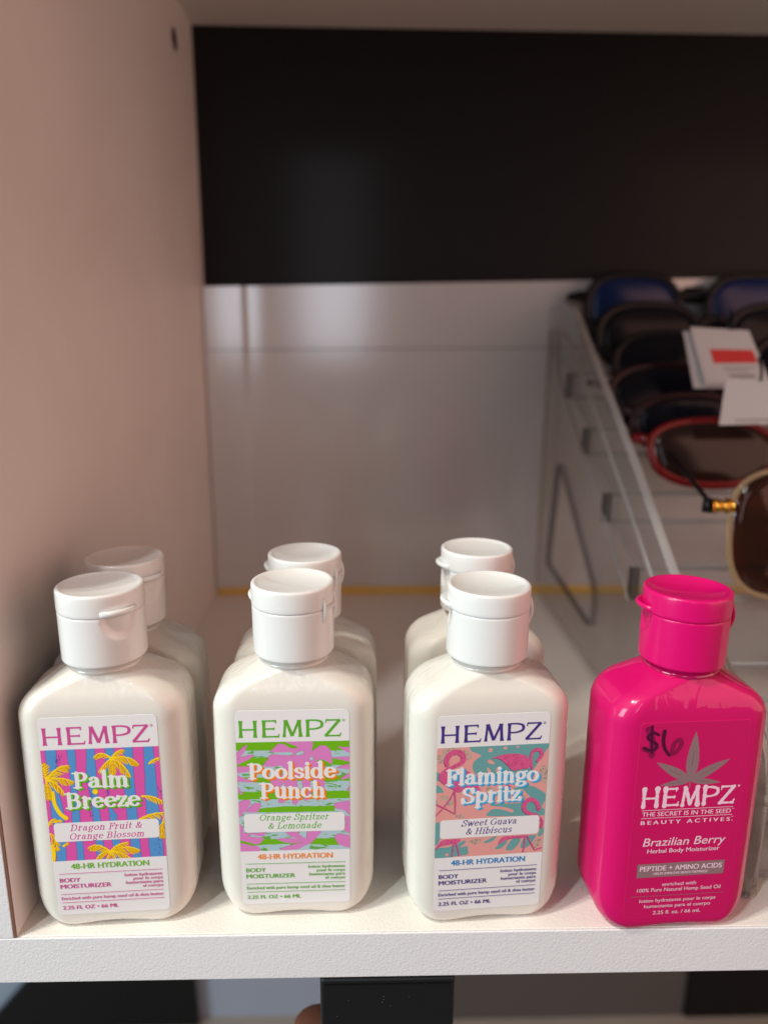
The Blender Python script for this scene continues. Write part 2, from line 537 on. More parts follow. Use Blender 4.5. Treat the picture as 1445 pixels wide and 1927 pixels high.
G = {
    'o': (0.98, [Ar(.49, .49, .35, .45, 0, 360)]),
    'e': (0.95, [Ln((.2, .47), (.8, .62)), Ar(.49, .49, .34, .45, 16, 318)]),
    'a': (1.0, [Sm((.2, .78), (.42, .95), (.64, .82), (.68, .5), (.68, .2), (.78, .05), (.94, .1)),
                Sm((.66, .58), (.42, .56), (.2, .4), (.18, .2), (.36, .04), (.56, .12), (.68, .3)), Dt(.22, .76, .13)]),
    'l': (0.52, [Ln((.26, .02), (.26, 1.5)), Sf(.26, .04), Fl(.26, 1.5)]),
    'i': (0.52, [Ln((.26, .02), (.26, 1.0)), Sf(.26, .04), Fl(.26, 1.0), Dt(.26, 1.36, .17)]),
    'm': (1.56, [Ln((.26, .02), (.26, 1.0)), Sm((.26, .66), (.44, .93), (.66, .92), (.77, .7)), Ln((.77, .72), (.77, .02)),
                 Sm((.77, .66), (.95, .93), (1.17, .92), (1.28, .7)), Ln((1.28, .72), (1.28, .02)), Sf(.26, .04, .18), Sf(.77, .04, .16), Sf(1.28, .04, .19), Fl(.26, 1.0)]),
    'n': (1.06, [Ln((.26, .02), (.26, 1.0)), Sm((.26, .66), (.44, .93), (.67, .92), (.78, .7)), Ln((.78, .72), (.78, .02)), Sf(.26, .04, .19), Sf(.78, .04, .19), Fl(.26, 1.0)]),
    'h': (1.06, [Ln((.26, .02), (.26, 1.5)), Sm((.26, .66), (.44, .93), (.67, .92), (.78, .7)), Ln((.78, .72), (.78, .02)), Sf(.26, .04, .19), Sf(.78, .04, .19), Fl(.26, 1.5)]),
    'u': (1.06, [Sm((.26, .98), (.26, .6), (.28, .22), (.44, .05), (.64, .1), (.78, .34)), Ln((.78, .98), (.78, .02)), Fl(.26, 1.0), Fl(.78, 1.0), Sf(.84, .04, .14)]),
    'r': (0.76, [Ln((.26, .02), (.26, 1.0)), Sm((.26, .62), (.4, .88), (.6, .93)), Dt(.62, .86, .13), Sf(.26, .04), Fl(.26, 1.0)]),
    's': (0.8, [Sm((.66, .76), (.48, .95), (.24, .88), (.2, .68), (.4, .53), (.62, .4), (.64, .18), (.42, .05), (.14, .2))]),
    'z': (0.86, [Ln((.12, .93), (.72, .93)), Ln((.70, .92), (.16, .08)), Ln((.14, .07), (.76, .07)), Ln((.14, .93), (.12, .74)), Ln((.76, .07), (.78, .26))]),
    't': (0.66, [Sm((.28, 1.3), (.28, .9), (.28, .3), (.38, .07), (.6, .13)), Ln((.06, .93), (.56, .93))]),
    'd': (1.06, [Ar(.46, .49, .31, .45, 0, 360), Ln((.78, .02), (.78, 1.5)), Fl(.78, 1.5), Sf(.84, .04, .14)]),
    'b': (1.02, [Ar(.56, .49, .31, .45, 0, 360), Ln((.25, .02), (.25, 1.5)), Fl(.25, 1.5)]),
    'p': (1.02, [Ar(.56, .49, .31, .45, 0, 360), Ln((.25, -.46), (.25, 1.0)), Fl(.25, 1.0), Sf(.25, -.44, .2)]),
    'g': (0.98, [Ar(.46, .62, .28, .33, 0, 360), Ln((.66, .88), (.92, .98)), Sm((.32, .33), (.22, .16), (.42, .05), (.72, .0), (.8, -.2), (.5, -.4), (.16, -.27), (.3, -.03))]),
    'c': (0.88, [Ar(.49, .49, .34, .45, 50, 316), Dt(.7, .76, .13)]),
    'v': (0.9, [Ln((.12, .98), (.44, .04)), Ln((.44, .04), (.78, .98)), Sf(.12, .97, .14)]),
    'w': (1.36, [Ln((.12, .98), (.4, .04)), Ln((.4, .04), (.68, .95)), Ln((.68, .95), (.94, .04)), Ln((.94, .04), (1.24, .98)), Sf(.12, .97, .14)]),
    'P': (1.1, [Ln((.3, .02), (.3, 1.4)), Sm((.3, 1.38), (.74, 1.37), (.94, 1.04), (.74, .72), (.3, .69)), Sf(.3, .04, .27), Sf(.16, 1.38, .16)]),
    'B': (1.22, [Ln((.3, .02), (.3, 1.4)), Sm((.3, 1.38), (.74, 1.37), (.9, 1.08), (.72, .8), (.3, .76)), Sm((.3, .76), (.8, .76), (1.0, .4), (.8, .05), (.3, .04)), Sf(.2, .04, .18), Sf(.16, 1.38, .16)]),
    'F': (1.04, [Ln((.3, .02), (.3, 1.4)), Ln((.08, 1.37), (.96, 1.37)), Ln((.96, 1.37), (.97, 1.1)), Ln((.3, .76), (.74, .76)), Ln((.74, .92), (.74, .6)), Sf(.3, .04, .26)]),
    'S': (1.1, [Sm((.88, 1.08), (.74, 1.34), (.42, 1.38), (.2, 1.14), (.3, .88), (.62, .7), (.9, .46), (.82, .14), (.5, .03), (.2, .14), (.12, .36)), Ln((.88, 1.34), (.9, 1.0)), Ln((.12, .04), (.11, .4))]),
    'D': (1.34, [Ln((.3, .02), (.3, 1.4)), Sm((.3, 1.38), (.84, 1.32), (1.14, .72), (.84, .1), (.3, .04)), Sf(.18, .04, .16), Sf(.16, 1.38, .16)]),
    'O': (1.36, [Ar(.68, .71, .53, .67, 0, 360)]),
    'L': (1.06, [Ln((.3, .02), (.3, 1.4)), Ln((.1, .05), (.94, .05)), Ln((.94, .05), (.98, .36)), Sf(.3, 1.37, .2)]),
    'G': (1.36, [Ar(.68, .71, .53, .67, 48, 342), Ln((1.16, .62), (1.16, .14)), Ln((.9, .64), (1.3, .64))]),
    'H': (1.4, [Ln((.3, .02), (.3, 1.4)), Ln((1.06, .02), (1.06, 1.4)), Ln((.3, .73), (1.06, .73)), Sf(.3, .04), Sf(1.06, .04), Sf(.3, 1.37), Sf(1.06, 1.37)]),
    '&': (1.3, [Sm((1.12, .78), (.94, .3), (.56, .04), (.2, .3), (.42, .7), (.74, 1.02), (.62, 1.34), (.34, 1.2), (.5, .74), (.82, .3), (1.16, .04))]),
    ' ': (0.5, []),
}


def letters(text, a, b, track=0.0, slant=0.0):
    """strokes of a word in em units, lower-case height 1 -> polygons, total width"""
    x = 0.0
    out = []
    nib = lambda t, tg: math.sqrt((a * tg.y) ** 2 + (b * tg.x) ** 2)
    for ch in text:
        adv, strokes = G[ch]
        for s in strokes:
            if isinstance(s, tuple) and s[0] == 's':
                p = ribbon(Ln(*s[1]), lambda t, tg: b * 0.95, True)
            elif isinstance(s, tuple) and s[0] == 'd':
                cx, cy, r = s[1]
                r = r * (0.45 + 0.55 * min(1, a / 0.15))
                p = [circ(cx, cy, r, r, 14)]
            else:
                p = ribbon(s, nib, True)
            out += [[(q[0] + x + slant * q[1], q[1]) for q in poly] for poly in p]
        x += adv + track
    return out, x - track


def fit(polys, width, x0, x1, yb, sy):
    k = (x1 - x0) / width
    return [[(x0 + q[0] * k, yb + q[1] * sy) for q in p] for p in polys]


# flared capitals of the brand line
def flared(x0, x1, y0, h, wd=0.5, rough=0.0, thin=0.6):
    """HEMPZ in flared capitals between x0 and x1"""
    rnd = random.Random(3)
    u = (x1 - x0)

    def st(pts, wa, flare=0.55):
        n = 14 if rough else 10
        P = []
        for a, b in zip(pts, pts[1:]):
            P += [(a[0] + (b[0] - a[0]) * i / n, a[1] + (b[1] - a[1]) * i / n) for i in range(n + 1)]
        P = [(x0 + q[0] * u, y0 + q[1] * h) for q in P]
        return ribbon(P, lambda t, tg: 0.5 * wa * (1 + flare * abs(2 * t - 1) ** 4) * (1 + rough * rnd.uniform(-1, 1)), cap=bool(rough), ncap=7)

    o = []
    o += st([(.018, 0), (.018, 1)], wd) + st([(.158, 0), (.158, 1)], wd) + st([(.02, .47), (.156, .47)], wd * thin, .1)
    o += st([(.245, 0), (.245, 1)], wd) + st([(.235, .965), (.365, .965)], wd * thin, .3) + st([(.245, .50), (.345, .50)], wd * thin, .3) + st([(.235, .04), (.385, .04)], wd * thin, .3)
    o += st([(.362, 1.0), (.360, .82)], wd * .35, .2) + st([(.384, .0), (.392, .2)], wd * .35, .2) + st([(.345, .58), (.343, .42)], wd * .3, .2)
    o += st([(.44, 0), (.455, 1)], wd * .8) + st([(.458, 1), (.52, .06)], wd * 1.05, .15) + st([(.52, .06), (.588, 1)], wd * .8, .1) + st([(.588, 1), (.602, 0)], wd)
    o += st([(.672, 0), (.672, 1)], wd)
    bowl = [(x0 + q[0] * u, y0 + q[1] * h) for q in Sm((.665, .97), (.75, .965), (.806, .86), (.806, .60), (.75, .47), (.672, .45))]
    o += ribbon(bowl, lambda t, tg: 0.5 * wd * (thin + (1 - thin) * abs(tg.y)) * (1 + rough * rnd.uniform(-1, 1)), cap=bool(rough))
    o += st([(.855, .965), (.99, .965)], wd * thin, .3) + st([(.985, .97), (.845, .03)], wd * .95, .15) + st([(.84, .04), (.985, .04)], wd * thin, .3)
    o += st([(.855, 1.0), (.848, .80)], wd * .35, .2) + st([(.984, 0), (.998, .2)], wd * .4, .2)
    return o


# plain sans lines come from the default font of a text curve
_font_cache = {}


def sans(text, bold=0.0, shear=0.0, space=1.0):
    key = (text, bold, shear, space)
    if key in _font_cache:
        return _font_cache[key]
    cu = bpy.data.curves.new('text', 'FONT')
    cu.body = text
    cu.size = 1.0
    cu.shear = shear
    cu.space_character = space
    cu.resolution_u = 3
    cu.fill_mode = 'FRONT'
    o = bpy.data.objects.new('text', cu)
    COL.objects.link(o)
    dg = bpy.context.evaluated_depsgraph_get()
    me = o.evaluated_get(dg).to_mesh()
    me.calc_loop_triangles()
    V = [(v.co.x, v.co.y) for v in me.vertices]
    T = [[V[i] for i in t.vertices] for t in me.loop_triangles]
    o.evaluated_get(dg).to_mesh_clear()
    bpy.data.objects.remove(o)
    bpy.data.curves.remove(cu)
    xs = [p[0] for t in T for p in t]
    if bold:
        T = [[(p[0] + d * bold, p[1]) for p in t] for d in (-1, 0, 1) for t in T]
    r = (T, min(xs), max(xs))
    _font_cache[key] = r
    return r


def sans_fit(text, x0, x1, yb, cap_h, **kw):
    T, a, b = sans(text, **kw)
    sx = (x1 - x0) / (b - a)
    sy = cap_h / 0.72
    return [[(x0 + (p[0] - a) * sx, yb + p[1] * sy) for p in t] for t in T]


class Label:
    """a printed sticker lying on the flat front of a bottle, built up in hair-thin layers of ink"""

    def __init__(self, y0):
        self.y0 = y0
        self.V, self.F, self.I, self.mats, self.n = [], [], [], [], 0

    def mi(self, m):
        if m not in self.mats:
            self.mats.append(m)
        return self.mats.index(m)

    def sheet(self, poly, m, th=0.07):
        k = len(poly)
        b = len(self.V)
        self.V += [(x, self.y0 - th, z) for x, z in poly] + [(x, self.y0 + 0.1, z) for x, z in poly]
        self.F.append(tuple(range(b, b + k)))
        for i in range(k):
            j = (i + 1) % k
            self.F.append((b + i, b + k + i, b + k + j, b + j))
        self.I += [self.mi(m)] * (k + 1)
        self.th = th

    def add(self, tris, m):
        self.n += 1
        y = self.y0 - self.th - 0.005 * self.n
        for t in tris:
            t = ccw(t)
            b = len(self.V)
            self.V += [(x, y, z) for x, z in t]
            self.F.append(tuple(range(b, b + len(t))))
            self.I.append(self.mi(m))

    def polys(self, polys, m, cl=None):
        t = union(polys)
        if cl:
            t = clip(t, cl)
        self.add(t, m)

    def mesh(self, name):
        me = mesh(name, self.V, self.F, False, self.I)
        for q in self.mats:
            me.materials.append(q)
        return me


def ink(name, r, g, b, rough=0.42):
    return mat(name, rgb(r, g, b), rough, coat=0.25, coat_rough=0.25)


def speckled_ink(name, c1, c2, scale, lo, hi, stretch=(1, 1, 1)):
    mt = mat(name, rgb(*c1), 0.42, coat=0.25, coat_rough=0.25, col_var=(scale, rgb(*c2), lo, hi))
    nt = mt.node_tree
    mp = nt.nodes.new('ShaderNodeMapping')
    mp.inputs['Scale'].default_value = stretch
    tc = [n for n in nt.nodes if n.type == 'TEX_COORD'][0]
    for n in nt.nodes:
        if n.type == 'TEX_NOISE':
            for l in list(n.inputs['Vector'].links):
                nt.links.remove(l)
            nt.links.new(tc.outputs['Object'], mp.inputs['Vector'])
            nt.links.new(mp.outputs['Vector'], n.inputs['Vector'])
    return mt

# traced label art, millimetres on the sticker (x, height)
PALM_STRIPES = [[(-14.6,54.07),(-11.65,53.97),(-12.26,40.21),(-11.52,36.07),(-11.44,31.32),(-12.16,17.1),(-14.72,17.22),(-14.29,27.25),(-14.78,33.25),(-14.51,40.3)],[(-8.7,53.87),(-6.6,53.8),(-7.02,44.07),(-7.04,35.88),(-7.13,29.93),(-7.14,16.85),(-9.07,16.95),(-8.77,22.45),(-9.35,30.63),(-8.7,41.81)],[(-3.51,53.69),(-1.48,53.62),(-1.59,46.47),(-1.62,42.12),(-1.7,33.28),(-1.53,29.68),(-1.45,16.57),(-3.47,16.67),(-3.64,30.38),(-3.78,38.1),(-4.21,46.57)],[(1.5,53.51),(3.69,53.44),(3.57,43.66),(1.04,40.84),(1.06,35.54),(2.95,32.48),(2.87,29.49),(3.48,16.33),(1.4,16.43),(0.95,30.18),(0.93,39.68)],[(6.43,53.34),(8.73,53.26),(8.53,39.37),(8.53,31.65),(8.82,16.07),(6.6,16.18),(5.89,29.36),(5.74,39.48)],[(11.83,53.44),(14.21,53.36),(14.57,43.24),(14.58,34.98),(15.21,29.55),(14.97,15.76),(11.56,15.93),(11.15,22.43),(11.27,32.13),(11.57,43.94)]]
PALM_FRONDS = [[(-15.09,44.09),(-11.99,48.58),(-8.65,48.31)],[(-15.09,44.09),(-11.35,45.25),(-7.8,43.23)],[(-15.09,44.09),(-12.04,43.4),(-10.6,39.26)],[(-15.09,44.09),(-15.07,40.9),(-14.89,37.97)],[(-15.09,44.09),(-15.3,47.84),(-15.65,49.14)],[(2.88,50.04),(0.16,52.99),(-1.83,50.5)],[(2.88,50.04),(7.51,51.31),(10.11,47.76)],[(2.88,50.04),(6.01,48.49),(7.65,44.09)],[(2.88,50.04),(0.73,48.4),(-0.89,45.86)],[(2.88,50.04),(4.36,52.56),(6.36,52.49)],[(2.88,50.04),(3.13,47.16),(2.61,44.28)],[(10.32,37.82),(13.78,37.98),(16.16,35.5)],[(9.07,30.42),(12.58,32.37),(16.18,32.22)],[(16.37,31.31),(14.83,28.06),(15.06,24.09)],[(13.04,48.09),(14.43,49.62),(16.2,49.7)],[(0.32,20.34),(-3.09,24.01),(-5.74,21.85)],[(0.32,20.34),(4.55,22.74),(8.51,20.41)],[(0.32,20.34),(3.8,20.02),(5.82,17.76)],[(0.32,20.34),(1.97,22.86),(5.49,23.16)],[(0.32,20.34),(-2.35,20.93),(-3.95,17.62)],[(0.32,20.34),(-0.45,18.99),(-1.14,17.17)],[(0.32,20.34),(1.36,18.91),(1.74,17.34)],[(-15.92,29.72),(-15.03,32.07),(-13.68,31.71)],[(-16.09,27.03),(-14.51,27.56),(-14.14,21.49)],[(-13.9,30.83),(-12.8,31.67),(-12.1,31.05)],[(-12.45,22.93),(-11.71,23.81),(-11.06,23.93)]]
PALM_TRUNKS = [[(-13.69,40.26),(-13.55,36.45),(-12.35,33.44),(-10.94,31.95)],[(-15.5,23.07),(-15.56,20.64),(-16.05,18.52)]]
PALM_DOT = [(-2.29,39.95)]
POOL_BANDS = [[(-16.52,53.81),(-0.57,53.72),(16.76,53.61),(16.74,50.19),(0.79,50.41),(-16.19,50.78)],[(-16.79,48.45),(-0.71,48.65),(16.73,47.85),(16.72,45.59),(-0.79,45.88),(-16.43,45.8)],[(-16.59,42.53),(-5.81,41.93),(-0.89,42.39),(16.7,42.3),(16.69,40.47),(-0.94,40.7),(-7.82,40.51),(-16.17,40.88)],[(-16.32,37.71),(-1.02,37.59),(16.68,37.36),(16.66,34.95),(3.84,34.98),(-3.57,35.08),(-16.2,35.19)],[(-11.12,32.07),(-4.64,32.66),(6.27,32.58),(11.59,32.62),(11.56,30.74),(-11.16,30.91)],[(-16.32,21.93),(-9.51,22.1),(-1.47,21.79),(6.07,21.8),(16.59,21.6),(16.58,19.23),(3.52,19.92),(-5.04,20.23),(-16.17,19.85)]]
POOL_PINK = [[(-6.06,50.15),(-4.99,51.63),(-3.94,52.65),(-2.06,52.25),(-0.64,51.26),(1.05,51.23),(1.18,51.63),(-0.6,52.63),(-2.04,53.16),(-0.58,53.4),(5.33,53.43),(5.27,50.31),(6.37,50.97),(7.83,51.9),(9.28,51.73),(10.47,50.47),(10.92,48.26),(10.85,46.05),(9.45,46.91),(8.0,47.49),(6.79,47.38),(7.01,46.41),(8.32,44.99),(8.65,42.19),(8.72,38.81),(7.85,38.26),(6.39,39.42),(5.45,41.41),(4.72,41.71),(4.85,36.05),(3.96,34.64),(2.85,34.66),(2.69,38.36),(2.03,41.77),(1.05,41.51),(1.21,38.4),(1.65,36.11),(0.84,33.55),(-0.15,33.29),(-0.49,34.44),(-0.53,37.58),(-2.21,39.03),(-2.6,34.48),(-3.98,33.79),(-4.38,34.52),(-4.46,37.95),(-6.58,40.82),(-5.32,41.92),(-2.32,43.54),(-3.23,45.79),(-5.19,45.56),(-8.36,45.77),(-7.32,47.55),(-6.04,49.32),(-3.13,49.12),(-0.34,48.92),(0.04,49.46),(-0.67,50.03)],[(-16.02,49.26),(-14.97,50.76),(-12.83,52.58),(-13.53,50.45),(-14.82,48.82),(-15.83,48.01)],[(-15.85,47.73),(-14.09,48.8),(-10.9,49.43),(-12.42,47.94),(-14.66,46.88),(-15.79,46.34)],[(-15.82,45.65),(-13.98,45.75),(-10.57,45.53),(-12.58,44.18),(-14.81,43.81),(-15.79,43.83)],[(-15.78,42.99),(-14.39,42.25),(-12.94,41.66),(-11.5,40.7),(-13.47,40.83),(-15.67,41.01)],[(-15.75,39.32),(-15.07,38.17),(-14.51,36.79),(-15.59,37.47)],[(12.65,51.52),(14.34,51.21),(16.27,51.16),(16.26,49.38),(14.57,50.1)],[(10.92,47.98),(13.34,48.15),(16.25,48.14),(16.24,46.62),(13.82,47.23)],[(12.34,44.62),(13.8,45.43),(16.23,45.79),(16.23,44.4),(14.28,44.44)],[(13.27,40.97),(14.75,42.34),(16.22,43.14),(16.21,41.75)],[(15.2,37.54),(16.19,39.07),(16.19,37.52)],[(-15.9,33.61),(-14.72,34.87),(-12.49,34.83),(-13.08,32.68),(-14.4,30.98),(-15.78,29.26),(-15.76,31.29)],[(-13.65,31.11),(-12.32,32.96),(-11.04,33.94),(-9.44,33.62),(-10.0,32.05),(-10.71,31.05)],[(-15.82,27.22),(-14.88,26.03),(-14.83,24.27),(-15.82,24.58)],[(-15.72,23.99),(-12.95,24.08),(-8.93,24.15),(-8.17,24.28),(-9.48,22.98),(-12.47,23.63),(-13.25,23.06),(-9.25,22.39),(-9.27,21.8),(-10.84,20.34),(-14.08,21.29),(-15.69,21.92)],[(-15.75,20.73),(-13.12,20.09),(-10.5,19.44),(-10.57,17.65),(-15.81,17.75)],[(11.6,33.33),(13.2,33.59),(16.16,33.81),(16.14,29.5),(14.66,30.68),(13.43,31.28),(11.95,31.6)],[(14.4,28.95),(16.13,28.34),(16.1,23.37),(14.11,24.59),(14.88,26.62)],[(11.59,22.58),(13.35,23.13),(16.1,22.19),(16.07,18.64),(13.32,19.29),(12.07,20.5)],[(-2.89,24.62),(0.11,24.42),(3.06,21.86),(3.62,24.5),(5.12,24.47),(7.61,24.27),(6.59,22.67),(4.53,20.35),(3.01,19.78),(0.46,18.34),(-4.59,18.44),(-1.53,19.72),(2.28,20.83),(-1.5,20.46),(-5.24,21.87),(-1.46,22.09),(2.05,21.58),(-0.94,22.52)]]
POOL_GRAY = [[(0.76,49.45),(1.75,50.11),(2.96,50.22),(3.07,49.67),(1.97,49.06),(1.0,49.03)],[(4.61,47.98),(5.11,48.44),(5.64,48.15),(5.45,47.41),(4.72,47.34)],[(-3.94,38.93),(-2.92,40.04),(-2.55,40.17),(-3.07,39.05)]]
FLAM_TEAL = [[(-6.73,53.04),(-4.56,53.74),(3.84,53.58),(16.16,53.5),(15.31,51.35),(13.96,48.95),(11.93,45.45),(10.71,44.69),(6.93,44.36),(1.94,43.54),(-2.07,43.78),(-4.59,44.48),(-5.68,46.47),(-5.52,48.37),(-4.35,49.67),(-3.41,50.43),(-4.93,51.33),(-6.18,51.94)],[(-15.93,45.98),(-14.93,45.1),(-15.11,43.2),(-15.84,43.24)],[(-16.04,41.88),(-14.54,40.96),(-13.76,39.53),(-14.73,39.31),(-15.96,39.53)],[(6.23,39.36),(8.5,39.78),(11.02,40.19),(13.68,38.89),(15.89,37.04),(15.78,35.04),(15.1,33.65),(15.76,31.88),(15.87,30.42),(14.05,30.26),(5.25,30.61),(-0.9,31.05),(-0.47,32.45),(1.01,33.2),(3.84,32.71),(6.21,31.69),(6.54,32.52),(4.05,33.56),(-0.32,34.43),(1.94,34.84),(8.32,34.69),(9.55,35.46),(10.31,35.7)],[(-15.98,29.02),(-14.63,29.48),(-14.45,24.32),(-15.89,22.41)],[(-15.98,21.26),(-12.09,21.53),(-8.86,22.72),(-7.25,23.46),(-7.08,22.57),(-8.54,21.24),(-6.52,21.51),(-6.21,20.17),(-6.27,18.71),(-9.44,18.38),(-15.86,17.76)],[(-1.72,22.44),(0.02,23.47),(2.02,24.33),(1.08,22.8),(-0.93,22.08)],[(1.75,20.1),(3.2,21.75),(5.17,23.35),(5.02,21.6),(3.3,19.97)],[(5.0,19.84),(6.51,22.66),(8.54,23.38),(9.14,22.16),(7.48,19.63),(5.95,19.17)],[(9.28,20.08),(10.38,23.24),(13.47,23.88),(13.53,22.99),(12.12,20.74),(10.62,19.67)],[(14.26,23.82),(14.9,25.83),(15.93,26.04),(15.8,24.29),(14.83,23.19)],[(-15.89,37.45),(-15.48,36.31),(-15.69,35.2)]]
FLAM_GRAY = [[(-14.48,52.91),(-11.84,53.31),(-8.91,52.89),(-10.07,51.6),(-12.48,50.92),(-13.94,51.27)],[(-15.74,50.83),(-14.18,51.28),(-13.39,49.35),(-14.81,48.62),(-15.67,48.94)],[(-8.4,52.32),(-6.42,51.68),(-5.85,50.02),(-7.53,49.3),(-8.08,50.69)],[(13.7,45.63),(15.43,46.37),(16.23,42.68),(15.11,40.5),(13.69,42.27)],[(-14.94,38.22),(-12.73,38.35),(-12.19,37.2),(-14.16,37.05)],[(-13.39,36.16),(-11.45,37.15),(-10.88,35.43),(-12.6,34.99)],[(-9.99,31.7),(-8.26,32.14),(-7.45,30.95),(-9.45,30.81)],[(13.11,21.55),(14.85,22.89),(15.49,21.36),(14.05,19.39),(12.97,19.78)],[(-6.09,23.08),(-3.06,23.71),(-2.25,22.77),(-4.5,21.78)],[(-1.87,39.88),(0.12,40.31),(1.19,39.12),(-0.55,38.67)]]
FLAM_SALMON = [[(-1.58,48.56),(-0.86,49.07),(0.44,48.04),(0.22,47.51),(-1.05,47.85)],[(-1.5,51.69),(-1.06,52.61),(-0.17,52.3),(-0.49,51.36)],[(2.79,52.55),(3.63,52.91),(4.04,52.35),(3.19,51.99)],[(6.39,52.77),(7.26,52.86),(7.05,52.19)],[(-1.59,46.51),(-0.69,45.91),(-0.22,44.22),(-1.12,44.55)],[(1.04,46.08),(1.77,46.59),(1.83,45.49),(1.23,44.97)],[(8.79,39.2),(11.28,36.49),(10.29,35.98),(8.59,38.36)],[(-12.88,18.97),(-12.39,19.51),(-11.75,19.16),(-12.23,18.47)],[(14.89,33.09),(15.89,33.6),(16.0,32.15)]]
FLAM_PINK = [[(-15.16,44.57),(-13.99,45.86),(-11.07,46.24),(-7.63,46.04),(-5.06,43.96),(-3.93,41.12),(-3.07,38.84),(-4.33,39.2),(-7.34,39.67),(-9.55,39.26),(-11.07,40.19),(-13.35,41.71),(-14.87,43.18)],[(-0.25,49.17),(0.83,49.93),(4.03,50.58),(7.54,50.39),(9.87,49.44),(10.77,47.46),(10.63,45.81),(8.87,45.63),(5.86,45.25),(4.24,47.0),(2.39,48.75),(0.86,49.39)],[(-15.59,20.94),(-13.93,23.7),(-10.93,24.04),(-8.4,23.84),(-9.37,22.76),(-12.13,22.4),(-14.12,21.98)],[(2.7,21.5),(3.86,23.75),(6.95,23.95),(11.38,23.9),(9.85,23.28),(5.71,23.02),(3.7,22.0)]]
FLAM_NECKS = [([(-12.97,47.98),(-13.15,49.61),(-12.01,51.44),(-10.09,51.87),(-8.57,50.71),(-8.61,48.82),(-10.64,47.57),(-13.04,46.62),(-14.69,45.09)],1.3),([(12.77,47.91),(13.92,49.5),(13.55,51.17),(12.01,51.39),(11.08,50.2),(11.01,47.73),(11.42,45.48)],0.9),([(14.04,32.29),(13.5,34.34),(11.86,35.59),(10.35,35.12),(9.71,33.16),(10.86,31.36),(13.53,30.3),(15.23,28.43),(15.12,26.4)],1.1)]
FLAM_LEGS = [[(-10.68,39.61),(-11.93,36.9),(-13.81,34.23),(-15.95,31.85)],[(-10.56,39.6),(-10.28,35.95),(-10.26,32.29),(-13.07,34.18),(-15.58,35.61)],[(-10.38,22.84),(-10.54,20.52),(-10.71,18.49)],[(-9.75,22.79),(-9.01,20.4),(-8.69,18.61)],[(10.47,23.82),(10.52,21.16),(10.17,18.52)],[(11.12,23.77),(12.65,20.7),(13.57,18.84),(15.63,19.56)],[(3.94,39.51),(4.38,40.6),(5.42,40.26)]]

# ------------------------------------------------------------------ the cubby: shelf, wall, back
def prism(name, outline, a0, a1, axis='y', smooth=False):
    """extrude a 2-D outline: axis 'y' takes (x, z), axis 'x' takes (y, z)"""
    n = len(outline)
    if axis == 'y':
        V = [(p[0], a0, p[1]) for p in outline] + [(p[0], a1, p[1]) for p in outline]
    else:
        V = [(a0, p[0], p[1]) for p in outline] + [(a1, p[0], p[1]) for p in outline]
    Fc = [tuple(range(n)), tuple(range(2 * n - 1, n - 1, -1))] + [(i, n + i, n + (i + 1) % n, (i + 1) % n) for i in range(n)]
    me = mesh(name, V, Fc)
    bm = bmesh.new()
    bm.from_mesh(me)
    bmesh.ops.recalc_face_normals(bm, faces=list(bm.faces))
    bm.to_mesh(me)
    bm.free()
    return me


shelf = struct(obj('shelf', box_mesh('shelf', -420, 720, 0.6, 297, -15.5, 0, 0.25), mats=[M['laminate']]))
obj('edge_banding', box_mesh('edge_banding', -420, 720, -0.2, 0.55, -15.5, -0.05, 0.35, 3), shelf, [M['laminate_edge']])

wall_me = box_mesh('wall', -16, 0, 0.6, 297, 0.05, 700, 0.15)
wall = struct(obj('wall', wall_me, mats=[M['laminate_wall'], M['hole_shade']]))
# drilled shelf-pin hole
cut_me = bpy.data.meshes.new('cutter')
bm = bmesh.new()
bmesh.ops.create_cone(bm, cap_ends=True, segments=28, radius1=5.6 * S, radius2=5.6 * S, depth=22 * S,
                      matrix=Matrix.Translation(Vector((0, 253.5, 322.6)) * S) @ Matrix.Rotation(math.pi / 2, 4, 'Y'))
for f in bm.faces:
    f.material_index = 1
bm.to_mesh(cut_me)
bm.free()
cut = bpy.data.objects.new('cutter', cut_me)
cut_me.materials.append(M['laminate_wall'])
cut_me.materials.append(M['hole_shade'])
COL.objects.link(cut)
md = wall.modifiers.new('hole', 'BOOLEAN')
md.operation = 'DIFFERENCE'
md.object = cut
md.solver = 'EXACT'
dg = bpy.context.evaluated_depsgraph_get()
new_me = bpy.data.meshes.new_from_object(wall.evaluated_get(dg))
wall.modifiers.clear()
wall.data = new_me
bpy.data.objects.remove(cut)
obj('edge_banding', box_mesh('edge_banding', -16, -0.7, -0.2, 0.55, 0.1, 700, 0.2), wall, [M['laminate_edge']])
obj('glue_line', box_mesh('glue_line', -0.66, -0.02, -0.05, 0.58, 0.1, 700), wall, [M['edge_glue']])

struct(obj('ceiling', box_mesh('ceiling', 0.1, 720, 0, 297, 345.6, 361, 0.4), mats=[M['laminate']]))
struct(obj('back_wall', box_mesh('back_wall', -420, 720, 297.2, 303, -360, 361), mats=[M['black_board']]))

sheet = empty('backing_sheet', (0, 293, 0.1))
tag(sheet, 'glossy white backing sheet standing at the back of the shelf below the black board', 'panel')


def local(me, o):
    me.transform(Matrix.Translation(-o.location))
    return me


